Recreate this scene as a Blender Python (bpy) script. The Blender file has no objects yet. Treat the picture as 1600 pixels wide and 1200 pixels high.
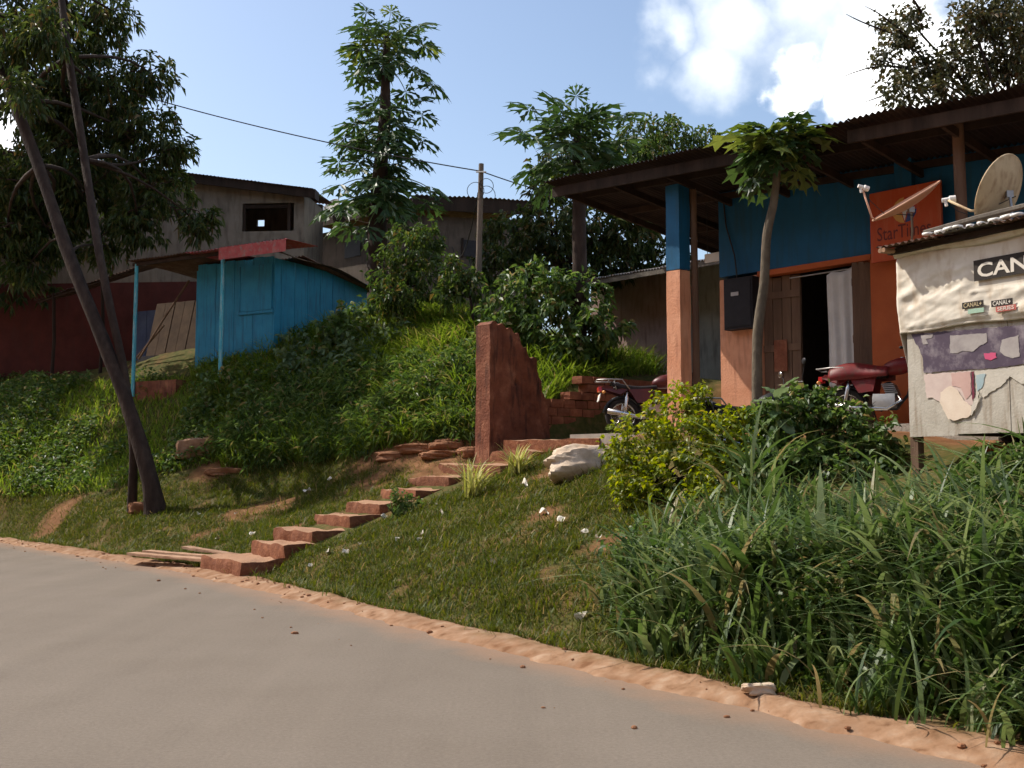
import bpy, math, random
import numpy as np
from mathutils import Vector, Matrix

# ------------------------------------------------------------------ camera, world, sun, exposure
SC = bpy.context.scene
COL = SC.collection
F, PITCH, CAMZ = 1700.0, math.radians(4.5), 1.6          # focal length in photo pixels (1600 wide)
cam_d = bpy.data.cameras.new("camera")
cam_d.sensor_width = 36.0
cam_d.lens = 36.0 * F / 1600.0
cam_d.clip_start, cam_d.clip_end = 0.1, 3000.0
cam = bpy.data.objects.new("camera", cam_d)
COL.objects.link(cam)
cam.location = (0, 0, CAMZ)
cam.rotation_euler = (math.radians(90) + PITCH, 0, 0)
SC.camera = cam

SUN_EL = math.radians(49)
SUN_H = Vector((-0.92, 0.39, 0)).normalized()
SUN_DIR = Vector((SUN_H.x * math.cos(SUN_EL), SUN_H.y * math.cos(SUN_EL), math.sin(SUN_EL)))
sun_d = bpy.data.lights.new("sun", 'SUN')
sun_d.energy = 4.4
sun_d.angle = math.radians(0.5)
sun_d.color = (1.0, 0.93, 0.82)
sun = bpy.data.objects.new("sun", sun_d)
COL.objects.link(sun)
sun.rotation_euler = SUN_DIR.to_track_quat('Z', 'Y').to_euler()
sun.location = (-10, 10, 30)

SC.view_settings.view_transform = 'Standard'
SC.view_settings.look = 'None'
SC.view_settings.exposure = 0.30
SC.view_settings.gamma = 1.0
SC.view_settings.use_curve_mapping = False

SC.cycles.max_bounces, SC.cycles.diffuse_bounces, SC.cycles.glossy_bounces = 5, 3, 2
SC.cycles.transmission_bounces, SC.cycles.transparent_max_bounces = 3, 4
SC.cycles.use_adaptive_sampling, SC.cycles.adaptive_threshold = True, .03
SC.cycles.use_denoising = True

cp, sp = math.cos(PITCH), math.sin(PITCH)


def ray(px, py):
    x, u = (px - 800) / F, (600 - py) / F
    return Vector((x, cp - u * sp, sp + u * cp))


def at(px, py, Y):
    """the point seen at photo pixel px,py that lies Y metres ahead"""
    d = ray(px, py)
    return Vector((d.x * Y / d.y, Y, CAMZ + d.z * Y / d.y))


def proj(P):
    P = np.asarray(P, float)
    y, z = P[..., 1], P[..., 2] - CAMZ
    f = y * cp + z * sp
    u = -y * sp + z * cp
    return 800 + F * P[..., 0] / f, 600 - F * u / f


world = bpy.data.worlds.new("World")
SC.world = world
world.use_nodes = True
wn, wl = world.node_tree.nodes, world.node_tree.links
wn.clear()
w_out = wn.new('ShaderNodeOutputWorld')
w_bg = wn.new('ShaderNodeBackground')
w_bg.inputs['Strength'].default_value = 0.15
w_sky = wn.new('ShaderNodeTexSky')
w_sky.sky_type = 'NISHITA'
w_sky.sun_disc = False
w_sky.sun_elevation = SUN_EL
w_sky.sun_rotation = math.atan2(SUN_DIR.x, SUN_DIR.y)
w_sky.air_density, w_sky.dust_density, w_sky.ozone_density = 1.0, 1.6, 0.5
w_tc = wn.new('ShaderNodeTexCoord')


def wmath(op, a, b=None, clamp=False):
    n = wn.new('ShaderNodeMath')
    n.operation, n.use_clamp = op, clamp
    for i, v in enumerate((a, b)):
        if v is None:
            continue
        if isinstance(v, (int, float)):
            n.inputs[i].default_value = v
        else:
            wl.new(v, n.inputs[i])
    return n.outputs[0]


def wvec(op, a, b):
    n = wn.new('ShaderNodeVectorMath')
    n.operation = op
    for i, v in enumerate((a, b)):
        if isinstance(v, tuple):
            n.inputs[i].default_value = v
        else:
            wl.new(v, n.inputs[i])
    return n.outputs['Vector']


def warped():
    """sight direction pushed about by noise, so that the cloud edges billow"""
    v = w_tc.outputs['Generated']
    for sc_, det, k in ((9, 3, .075), (26, 6, .034), (80, 6, .010)):
        n = wn.new('ShaderNodeTexNoise')
        n.inputs['Scale'].default_value, n.inputs['Detail'].default_value = sc_, det
        wl.new(w_tc.outputs['Generated'], n.inputs['Vector'])
        d = wvec('SUBTRACT', n.outputs['Color'], (.5, .5, .5))
        v = wvec('ADD', v, wvec('MULTIPLY', d, (k, k, k)))
    return v


w_dir = None


def cloud_field(blobs, nz_amp, lo, hi, noise_out):
    global w_dir
    if w_dir is None:
        w_dir = warped()
    acc = None
    for d, r in blobs:
        n = wn.new('ShaderNodeVectorMath')
        n.operation = 'DISTANCE'
        wl.new(w_dir, n.inputs[0])
        n.inputs[1].default_value = d
        v = wmath('SUBTRACT', 1.0, wmath('MULTIPLY', n.outputs['Value'], 1.0 / r))
        acc = v if acc is None else wmath('MAXIMUM', acc, v)
    v = wmath('ADD', wmath('MAXIMUM', acc, -1.0), wmath('MULTIPLY', wmath('SUBTRACT', noise_out, 0.5), nz_amp))
    mr = wn.new('ShaderNodeMapRange')
    mr.interpolation_type = 'SMOOTHSTEP'
    mr.inputs['From Min'].default_value, mr.inputs['From Max'].default_value = lo, hi
    wl.new(v, mr.inputs['Value'])
    return mr.outputs[0]


def wnoise(scale, detail):
    n = wn.new('ShaderNodeTexNoise')
    n.inputs['Scale'].default_value, n.inputs['Detail'].default_value = scale, detail
    n.inputs['Roughness'].default_value = 0.55
    wl.new(w_tc.outputs['Generated'], n.inputs['Vector'])
    return n.outputs['Fac']


def rd(px, py):
    return tuple(ray(px, py).normalized())


_r = random.Random(5)
around = []
for k in range(9):                                        # the same fair-weather clouds go on round the sky
    a, e = 0.75 + k * 0.62 + _r.uniform(-.12, .12), _r.uniform(.22, .75)
    around.append(((math.sin(a) * math.cos(e), math.cos(a) * math.cos(e), math.sin(e)), _r.uniform(.12, .22)))
dense = [(rd(1360, 125), .06), (rd(1330, 170), .04), (rd(1245, 130), .034), (rd(1225, 170), .03), (rd(1440, 120), .08), (rd(1560, 130), .085), (rd(1420, 40), .04)] + around
thin = [(rd(1150, 50), .06), (rd(1050, 60), .035), (rd(1250, 10), .10), (rd(1330, -40), .10), (rd(1120, 110), .05)] + [(a[0], a[1] * 1.3) for a in around]
nz1, nz2 = wnoise(17, 9), wnoise(9, 8)
m_thin = cloud_field(thin, 2.0, 0.0, 0.95, nz2)
m_dense = cloud_field(dense, 1.2, 0.05, 0.5, nz1)


def wmix(a, col, fac):
    n = wn.new('ShaderNodeMix')
    n.data_type = 'RGBA'
    wl.new(fac, n.inputs['Factor'])
    wl.new(a, n.inputs['A'])
    n.inputs['B'].default_value = (*col, 1)
    return n.outputs['Result']


c1 = wmix(w_sky.outputs[0], (7.2, 7.6, 8.0), wmath('MULTIPLY', m_thin, 0.8))
c2 = wmix(c1, (11.5, 11.5, 11.4), m_dense)
wl.new(c2, w_bg.inputs['Color'])
wl.new(w_bg.outputs[0], w_out.inputs['Surface'])

# ------------------------------------------------------------------ materials
MATS = {}


def material(name, c1, c2=None, c3=None, scale=6.0, rough=0.85, bump=0.3, bscale=40.0, spec=0.25, metal=0.0, stretch=(1, 1, 1), island=0.0,
             streak=None, streak_col=None, object_space=True):
    """plain surface: two or three colours mixed by noise, fine relief, optional per-piece variation and vertical streaks"""
    m = bpy.data.materials.new(name)
    m.use_nodes = True
    n, l = m.node_tree.nodes, m.node_tree.links
    b = n['Principled BSDF']
    b.inputs['Roughness'].default_value = rough
    b.inputs['Specular IOR Level'].default_value = spec
    b.inputs['Metallic'].default_value = metal
    tc = n.new('ShaderNodeTexCoord')
    mp = n.new('ShaderNodeMapping')
    mp.inputs['Scale'].default_value = stretch
    l.new(tc.outputs['Object'], mp.inputs['Vector'])
    nz = n.new('ShaderNodeTexNoise')
    nz.inputs['Scale'].default_value, nz.inputs['Detail'].default_value, nz.inputs['Roughness'].default_value = scale, 8, 0.62
    l.new(mp.outputs[0], nz.inputs['Vector'])
    rp = n.new('ShaderNodeValToRGB')
    rp.color_ramp.elements[0].position, rp.color_ramp.elements[1].position = 0.32, 0.68
    rp.color_ramp.elements[0].color = (*c1, 1)
    rp.color_ramp.elements[1].color = (*(c2 or c1), 1)
    if c3:
        e = rp.color_ramp.elements.new(0.5)
        e.color = (*c3, 1)
    l.new(nz.outputs['Fac'], rp.inputs['Fac'])
    out = rp.outputs['Color']
    if streak:
        mp2 = n.new('ShaderNodeMapping')
        mp2.inputs['Scale'].default_value = streak
        l.new(tc.outputs['Object'], mp2.inputs['Vector'])
        n2 = n.new('ShaderNodeTexNoise')
        n2.inputs['Scale'].default_value, n2.inputs['Detail'].default_value = 3.0, 6
        l.new(mp2.outputs[0], n2.inputs['Vector'])
        r2 = n.new('ShaderNodeValToRGB')
        r2.color_ramp.elements[0].position, r2.color_ramp.elements[1].position = 0.5, 0.72
        l.new(n2.outputs['Fac'], r2.inputs['Fac'])
        mx = n.new('ShaderNodeMix')
        mx.data_type = 'RGBA'
        l.new(r2.outputs['Color'], mx.inputs['Factor'])
        l.new(out, mx.inputs['A'])
        mx.inputs['B'].default_value = (*streak_col, 1)
        out = mx.outputs['Result']
    if island:
        g = n.new('ShaderNodeNewGeometry')
        oi = n.new('ShaderNodeObjectInfo')
        ad = n.new('ShaderNodeMath')
        ad.operation = 'ADD'
        l.new(g.outputs['Random Per Island'], ad.inputs[0])
        l.new(oi.outputs['Random'], ad.inputs[1])
        fr = n.new('ShaderNodeMath')
        fr.operation = 'FRACT'
        l.new(ad.outputs[0], fr.inputs[0])
        mr = n.new('ShaderNodeMapRange')
        mr.inputs['To Min'].default_value, mr.inputs['To Max'].default_value = 1 - island, 1 + island
        l.new(fr.outputs[0], mr.inputs['Value'])
        hs = n.new('ShaderNodeHueSaturation')
        l.new(mr.outputs[0], hs.inputs['Value'])
        l.new(out, hs.inputs['Color'])
        out = hs.outputs['Color']
    l.new(out, b.inputs['Base Color'])
    if bump:
        n3 = n.new('ShaderNodeTexNoise')
        n3.inputs['Scale'].default_value, n3.inputs['Detail'].default_value = bscale, 6
        l.new(mp.outputs[0], n3.inputs['Vector'])
        bp = n.new('ShaderNodeBump')
        bp.inputs['Strength'].default_value, bp.inputs['Distance'].default_value = bump, 0.02
        l.new(n3.outputs['Fac'], bp.inputs['Height'])
        l.new(bp.outputs[0], b.inputs['Normal'])
    MATS[name] = m
    return m


def leaf_material(name, dark, mid, light, trans=0.35, rough=0.42, spec=0.45, old=None):
    m = bpy.data.materials.new(name)
    m.use_nodes = True
    n, l = m.node_tree.nodes, m.node_tree.links
    b = n['Principled BSDF']
    b.inputs['Roughness'].default_value = rough
    b.inputs['Specular IOR Level'].default_value = spec
    g = n.new('ShaderNodeNewGeometry')
    oi = n.new('ShaderNodeObjectInfo')
    ad = n.new('ShaderNodeMath')
    ad.operation = 'ADD'
    l.new(g.outputs['Random Per Island'], ad.inputs[0])
    l.new(oi.outputs['Random'], ad.inputs[1])
    fr = n.new('ShaderNodeMath')
    fr.operation = 'FRACT'
    l.new(ad.outputs[0], fr.inputs[0])
    rp = n.new('ShaderNodeValToRGB')
    e = rp.color_ramp.elements
    e[0].position, e[0].color = 0.0, (*dark, 1)
    e[1].position, e[1].color = 0.9, (*light, 1)
    e.new(0.5).color = (*mid, 1)
    if old:
        e.new(0.955).color = (*old, 1)
    l.new(fr.outputs[0], rp.inputs['Fac'])
    l.new(rp.outputs['Color'], b.inputs['Base Color'])
    t = n.new('ShaderNodeBsdfTranslucent')
    hs = n.new('ShaderNodeHueSaturation')
    hs.inputs['Hue'].default_value, hs.inputs['Saturation'].default_value, hs.inputs['Value'].default_value = 0.485, 1.1, 1.7
    l.new(rp.outputs['Color'], hs.inputs['Color'])
    l.new(hs.outputs['Color'], t.inputs['Color'])
    mx = n.new('ShaderNodeMixShader')
    mx.inputs[0].default_value = trans
    l.new(b.outputs[0], mx.inputs[1])
    l.new(t.outputs[0], mx.inputs[2])
    l.new(mx.outputs[0], n['Material Output'].inputs['Surface'])
    MATS[name] = m
    return m


M = MATS
material('asphalt', (.174, .142, .112), (.193, .159, .127), (.184, .151, .12), scale=.9, rough=.92, bump=.35, bscale=260, spec=.15)
def dust_on_top(name, col, lo=.55, hi=.95, amount=.85):
    """pale dust lies on whatever faces up"""
    m = M[name]
    n, l = m.node_tree.nodes, m.node_tree.links
    b = n['Principled BSDF']
    src = b.inputs['Base Color'].links[0].from_socket
    g = n.new('ShaderNodeNewGeometry')
    sp_ = n.new('ShaderNodeSeparateXYZ')
    l.new(g.outputs['Normal'], sp_.inputs[0])
    tc = n.new('ShaderNodeTexCoord')
    nz = n.new('ShaderNodeTexNoise')
    nz.inputs['Scale'].default_value, nz.inputs['Detail'].default_value = 6, 8
    l.new(tc.outputs['Object'], nz.inputs['Vector'])
    ad = n.new('ShaderNodeMath')
    ad.operation = 'MULTIPLY_ADD'
    l.new(nz.outputs['Fac'], ad.inputs[0])
    ad.inputs[1].default_value = .8
    l.new(sp_.outputs['Z'], ad.inputs[2])
    mr = n.new('ShaderNodeMapRange')
    mr.inputs['From Min'].default_value, mr.inputs['From Max'].default_value, mr.inputs['To Max'].default_value = lo + .4, hi + .4, amount
    l.new(ad.outputs[0], mr.inputs['Value'])
    mx = n.new('ShaderNodeMix')
    mx.data_type = 'RGBA'
    l.new(mr.outputs[0], mx.inputs['Factor'])
    l.new(src, mx.inputs['A'])
    mx.inputs['B'].default_value = (*col, 1)
    l.new(mx.outputs['Result'], b.inputs['Base Color'])


material('red_soil_step', (.13, .042, .018), (.26, .105, .05), (.18, .065, .03), scale=9, bump=.9, bscale=30, island=.2)
dust_on_top('red_soil_step', (.38, .22, .13))
material('plaster_mud', (.13, .042, .022), (.34, .15, .085), (.20, .07, .038), scale=2.4, bump=.8, bscale=22, streak=(3, 3, .5), streak_col=(.055, .024, .017))
material('mud_brick', (.17, .058, .03), (.29, .12, .062), (.22, .08, .042), scale=6, bump=.5, bscale=40, island=.22)
material('rock', (.26, .13, .07), (.42, .25, .15), (.32, .175, .10), scale=5, bump=.7, bscale=18)
material('pale_rock', (.42, .30, .20), (.66, .55, .43), (.55, .43, .32), scale=4, bump=.7, bscale=16)
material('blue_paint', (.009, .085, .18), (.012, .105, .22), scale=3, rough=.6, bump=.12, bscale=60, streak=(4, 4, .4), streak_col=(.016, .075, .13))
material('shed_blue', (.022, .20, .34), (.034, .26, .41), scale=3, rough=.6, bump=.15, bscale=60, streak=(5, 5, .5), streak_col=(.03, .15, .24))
material('post_blue', (.06, .33, .42), (.12, .46, .55), scale=9, rough=.6, bump=.2, streak=(9, 9, 1), streak_col=(.35, .5, .52))
material('orange_paint', (.58, .25, .135), (.72, .36, .22), scale=2.2, rough=.75, bump=.35, bscale=30, streak=(4, 4, .7), streak_col=(.46, .20, .115))
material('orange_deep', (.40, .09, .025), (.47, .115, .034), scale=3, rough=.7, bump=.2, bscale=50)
material('sign_orange', (.46, .075, .025), (.52, .092, .03), scale=2, rough=.5, bump=.03, streak=(4, 4, .6), streak_col=(.5, .13, .06))
material('sign_ink', (.16, .035, .03), rough=.6, bump=0)
material('grey_wall', (.27, .27, .235), (.35, .345, .30), scale=3, bump=.3, streak=(3, 3, .5), streak_col=(.19, .18, .16))
material('pink_wall', (.32, .21, .185), (.42, .29, .255), scale=2.5, bump=.3, streak=(3, 3, .5), streak_col=(.24, .15, .13))
material('red_wall', (.075, .02, .016), (.12, .032, .025), scale=2, bump=.3, streak=(2, 2, .5), streak_col=(.09, .03, .024))
material('beige_wall', (.19, .155, .12), (.25, .21, .165), scale=2, bump=.3, streak=(2, 2, .5), streak_col=(.13, .105, .082))
material('brown_wall', (.085, .066, .052), (.13, .10, .08), scale=2, bump=.3, streak=(2, 2, .5), streak_col=(.06, .045, .036))
material('shaded_roof_tin', (.018, .011, .009), (.042, .026, .02), (.028, .017, .013), scale=3, rough=.75, bump=.1, streak=(2, 2, .6), streak_col=(.03, .017, .013))  # darkened copy of the rust tin, shade of the roof underside put into its colour
material('rust_tin', (.10, .05, .032), (.20, .12, .085), (.14, .075, .048), scale=3, rough=.7, bump=.1, streak=(2, 2, .6), streak_col=(.10, .05, .035), metal=.1)
material('grey_tin', (.24, .22, .20), (.38, .35, .32), (.30, .27, .24), scale=3, rough=.5, bump=.1, streak=(3, 3, .6), streak_col=(.2, .11, .07), metal=.3)
material('red_tin', (.34, .05, .05), (.46, .12, .11), scale=5, rough=.65, bump=.1, streak=(3, 3, 3), streak_col=(.27, .2, .17))
material('dark_wood', (.02, .012, .008), (.048, .029, .02), scale=5, stretch=(1, 1, .15), bump=.4, island=.2)
material('wood', (.10, .058, .038), (.18, .11, .072), scale=5, stretch=(1, 1, .15), bump=.4, island=.2)
material('grey_wood', (.11, .092, .075), (.19, .165, .135), scale=6, stretch=(1, 1, .12), bump=.4, island=.18)
material('plank_wood', (.24, .13, .075), (.40, .25, .16), scale=6, stretch=(1, 1, 1), bump=.4, island=.2)
material('pole_wood', (.13, .10, .08), (.22, .175, .135), scale=8, stretch=(1, 1, .1), bump=.5)
material('bark', (.022, .013, .009), (.058, .038, .027), (.036, .022, .016), scale=7, stretch=(1, 1, .35), bump=.9, bscale=22)
material('pale_bark', (.085, .065, .045), (.17, .14, .10), scale=9, stretch=(1, 1, .5), bump=.7, bscale=25)
material('black_metal', (.012, .012, .013), (.02, .02, .022), rough=.5, bump=.05)
material('black_box', (.014, .013, .016), (.024, .022, .026), rough=.6, bump=.1)
material('rubber', (.018, .017, .017), (.035, .03, .028), rough=.85, bump=.4)
material('chrome', (.55, .53, .5), (.62, .6, .57), rough=.25, metal=1.0, bump=.03)
material('dull_metal', (.30, .29, .28), (.42, .40, .38), rough=.45, metal=.8, bump=.1)
material('bike_red', (.13, .008, .009), (.18, .012, .013), rough=.5, spec=.35, bump=.08, streak=(5, 5, 3), streak_col=(.10, .035, .025))
material('bike_dark', (.07, .012, .012), (.11, .02, .02), rough=.4, spec=.4, bump=.05)
material('seat_vinyl', (.02, .018, .018), (.035, .03, .03), rough=.55, bump=.2)
material('tail_lens', (.5, .02, .02), rough=.2, spec=.6, bump=0)
material('amber_lens', (.75, .32, .08), rough=.25, spec=.6, bump=0)
material('white_plastic', (.72, .70, .66), (.8, .78, .74), rough=.5, bump=.05)
material('banner_cloth', (.64, .57, .47), (.78, .72, .62), scale=3, rough=.85, bump=.15, bscale=12, streak=(3, 3, 1.2), streak_col=(.56, .46, .35))
material('kiosk_board', (.40, .36, .30), (.54, .50, .43), scale=3, rough=.85, bump=.25, streak=(4, 4, .5), streak_col=(.30, .24, .18))
material('print_black', (.025, .02, .018), (.045, .035, .03), rough=.7, bump=.02)
material('print_white', (.68, .62, .54), (.74, .68, .6), rough=.8, bump=.02)
material('print_green', (.36, .52, .40), rough=.8, bump=.02)
material('print_red', (.48, .12, .10), (.55, .16, .13), rough=.8, bump=.02)
material('print_gold', (.50, .40, .24), rough=.8, bump=.02)
material('poster_purple', (.07, .05, .075), (.26, .22, .24), (.09, .065, .095), scale=5, rough=.6, bump=.05)
material('poster_pink', (.55, .42, .38), (.66, .54, .48), scale=4, rough=.7, bump=.05)
material('poster_rose', (.52, .33, .29), (.6, .4, .35), scale=4, rough=.7, bump=.05)
material('poster_magenta', (.58, .09, .19), rough=.7, bump=.02)
material('poster_maroon', (.16, .025, .05), rough=.7, bump=.02)
material('poster_blue', (.30, .42, .46), (.42, .47, .46), rough=.7, bump=.02)
material('poster_pale', (.30, .265, .26), (.42, .38, .36), scale=6, rough=.8, bump=.1)
material('paper_cream', (.70, .57, .45), (.78, .66, .54), scale=5, rough=.85, bump=.1)
material('paper_grey', (.5, .46, .39), (.62, .57, .49), scale=5, rough=.85, bump=.2)
material('dish_tan', (.44, .33, .19), (.56, .44, .27), (.5, .38, .23), scale=4, rough=.6, bump=.08, streak=(4, 4, 2), streak_col=(.33, .22, .12))
material('dish_orange', (.62, .34, .22), (.7, .42, .29), scale=4, rough=.55, bump=.05)
material('dish_grey', (.3, .28, .25), (.38, .36, .32), rough=.6, bump=.05)
material('curtain_cloth', (.50, .48, .47), (.60, .58, .56), scale=3, rough=.95, bump=.1)
material('logo_white', (.62, .62, .62), rough=.5, bump=0)
material('logo_blue', (.04, .07, .22), rough=.5, bump=0)
material('logo_yellow', (.62, .34, .10), rough=.5, bump=0)
material('logo_red', (.42, .05, .04), rough=.5, bump=0)
material('wire_black', (.03, .028, .026), rough=.6, bump=0)
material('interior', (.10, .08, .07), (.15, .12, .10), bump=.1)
material('concrete', (.30, .26, .22), (.42, .37, .31), scale=4, bump=.4)
material('tarp_brown', (.06, .035, .02), (.11, .07, .042), scale=3, bump=.3)
material('porch_shade_blue', (.05, .07, .14), (.08, .11, .19), scale=3, bump=.3)
material('scrap_white', (.66, .60, .50), (.78, .72, .62), rough=.8, bump=.1)
material('fruit', (.02, .045, .012), (.035, .07, .02), rough=.5, bump=.05)
material('soil_clod', (.17, .07, .032), (.34, .17, .09), (.24, .105, .05), scale=5, bump=1.0, bscale=18)
material('petiole', (.16, .22, .07), (.22, .27, .10), rough=.6, bump=0)
leaf_material('mango_leaf', (.022, .045, .010), (.045, .072, .016), (.09, .11, .028), trans=.34, rough=.42, spec=.4, old=(.12, .085, .03))
leaf_material('mango_light', (.03, .06, .012), (.055, .10, .02), (.095, .14, .03), trans=.38, rough=.45, old=(.16, .12, .03))
leaf_material('papaya_leaf', (.022, .05, .014), (.035, .075, .02), (.06, .11, .03), trans=.30, rough=.45)
leaf_material('papaya_yellow', (.06, .10, .018), (.10, .145, .026), (.145, .18, .04), trans=.35, rough=.5)
leaf_material('dry_tree_leaf', (.035, .042, .014), (.065, .068, .022), (.105, .095, .035), trans=.28, rough=.5, old=(.15, .10, .04))
leaf_material('hedge_leaf', (.085, .13, .012), (.19, .24, .02), (.32, .35, .035), trans=.42, rough=.45, old=(.36, .32, .05))
leaf_material('weed_leaf', (.04, .085, .018), (.08, .145, .03), (.15, .215, .06), trans=.38, rough=.48, old=(.24, .20, .08))
leaf_material('big_leaf', (.06, .11, .045), (.11, .17, .075), (.17, .23, .11), trans=.32, rough=.5)
leaf_material('mound_blade', (.08, .14, .02), (.14, .22, .03), (.21, .28, .05), trans=.45, rough=.55, spec=.25, old=(.30, .24, .09))
leaf_material('grass_blade', (.044, .068, .009), (.078, .104, .013), (.125, .135, .02), trans=.36, rough=.55, spec=.25, old=(.26, .20, .08))
leaf_material('reed_blade', (.036, .075, .018), (.085, .14, .038), (.19, .24, .10), trans=.35, rough=.45, spec=.4, old=(.24, .20, .09))
leaf_material('variegated', (.22, .25, .05), (.36, .37, .10), (.5, .48, .2), trans=.35, rough=.5)

# ------------------------------------------------------------------ object helpers
ORG = {}                                                   # world offset of a thing's local frame


def tag(o, label, cat=None, group=None, kind=None):
    if label:
        o['label'] = label
    if cat:
        o['category'] = cat
    if group:
        o['group'] = group
    if kind:
        o['kind'] = kind
    return o


def thing(name, label, cat, loc=(0, 0, 0), group=None):
    o = bpy.data.objects.new(name, None)
    o.empty_display_size = 0.2
    COL.objects.link(o)
    o.location = loc
    ORG[o] = Vector(loc)
    return tag(o, label, cat, group)


def link(name, me, parent=None, kind=None):
    o = bpy.data.objects.new(name, me)
    COL.objects.link(o)
    if parent is not None:
        o.parent = parent
        ORG[o] = ORG.get(parent, Vector())
    else:
        ORG[o] = Vector()
    if kind:
        o['kind'] = kind
    return o


def np_mesh(name, V, FQ, mat, smooth=False, midx=None):
    """mesh from arrays; FQ is an (n,3) or (n,4) index array or a list of such arrays"""
    if not isinstance(FQ, list):
        FQ = [FQ]
    FQ = [f for f in FQ if len(f)]
    me = bpy.data.meshes.new(name)
    V = np.asarray(V, np.float32)
    me.vertices.add(len(V))
    me.vertices.foreach_set('co', V.ravel())
    nl = sum(f.size for f in FQ)
    nf = sum(len(f) for f in FQ)
    me.loops.add(nl)
    me.loops.foreach_set('vertex_index', np.concatenate([np.asarray(f, np.int32).ravel() for f in FQ]))
    me.polygons.add(nf)
    tot = np.concatenate([np.full(len(f), f.shape[1], np.int32) for f in FQ])
    st = np.concatenate([[0], np.cumsum(tot)[:-1]]).astype(np.int32)
    me.polygons.foreach_set('loop_start', st)
    if midx is not None:
        me.polygons.foreach_set('material_index', np.asarray(midx, np.int32))
    for m in (mat if isinstance(mat, (list, tuple)) else [mat]):
        me.materials.append(m if not isinstance(m, str) else M[m])
    me.polygons.foreach_set('use_smooth', np.full(nf, smooth))
    me.update(calc_edges=True)
    return me


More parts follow.
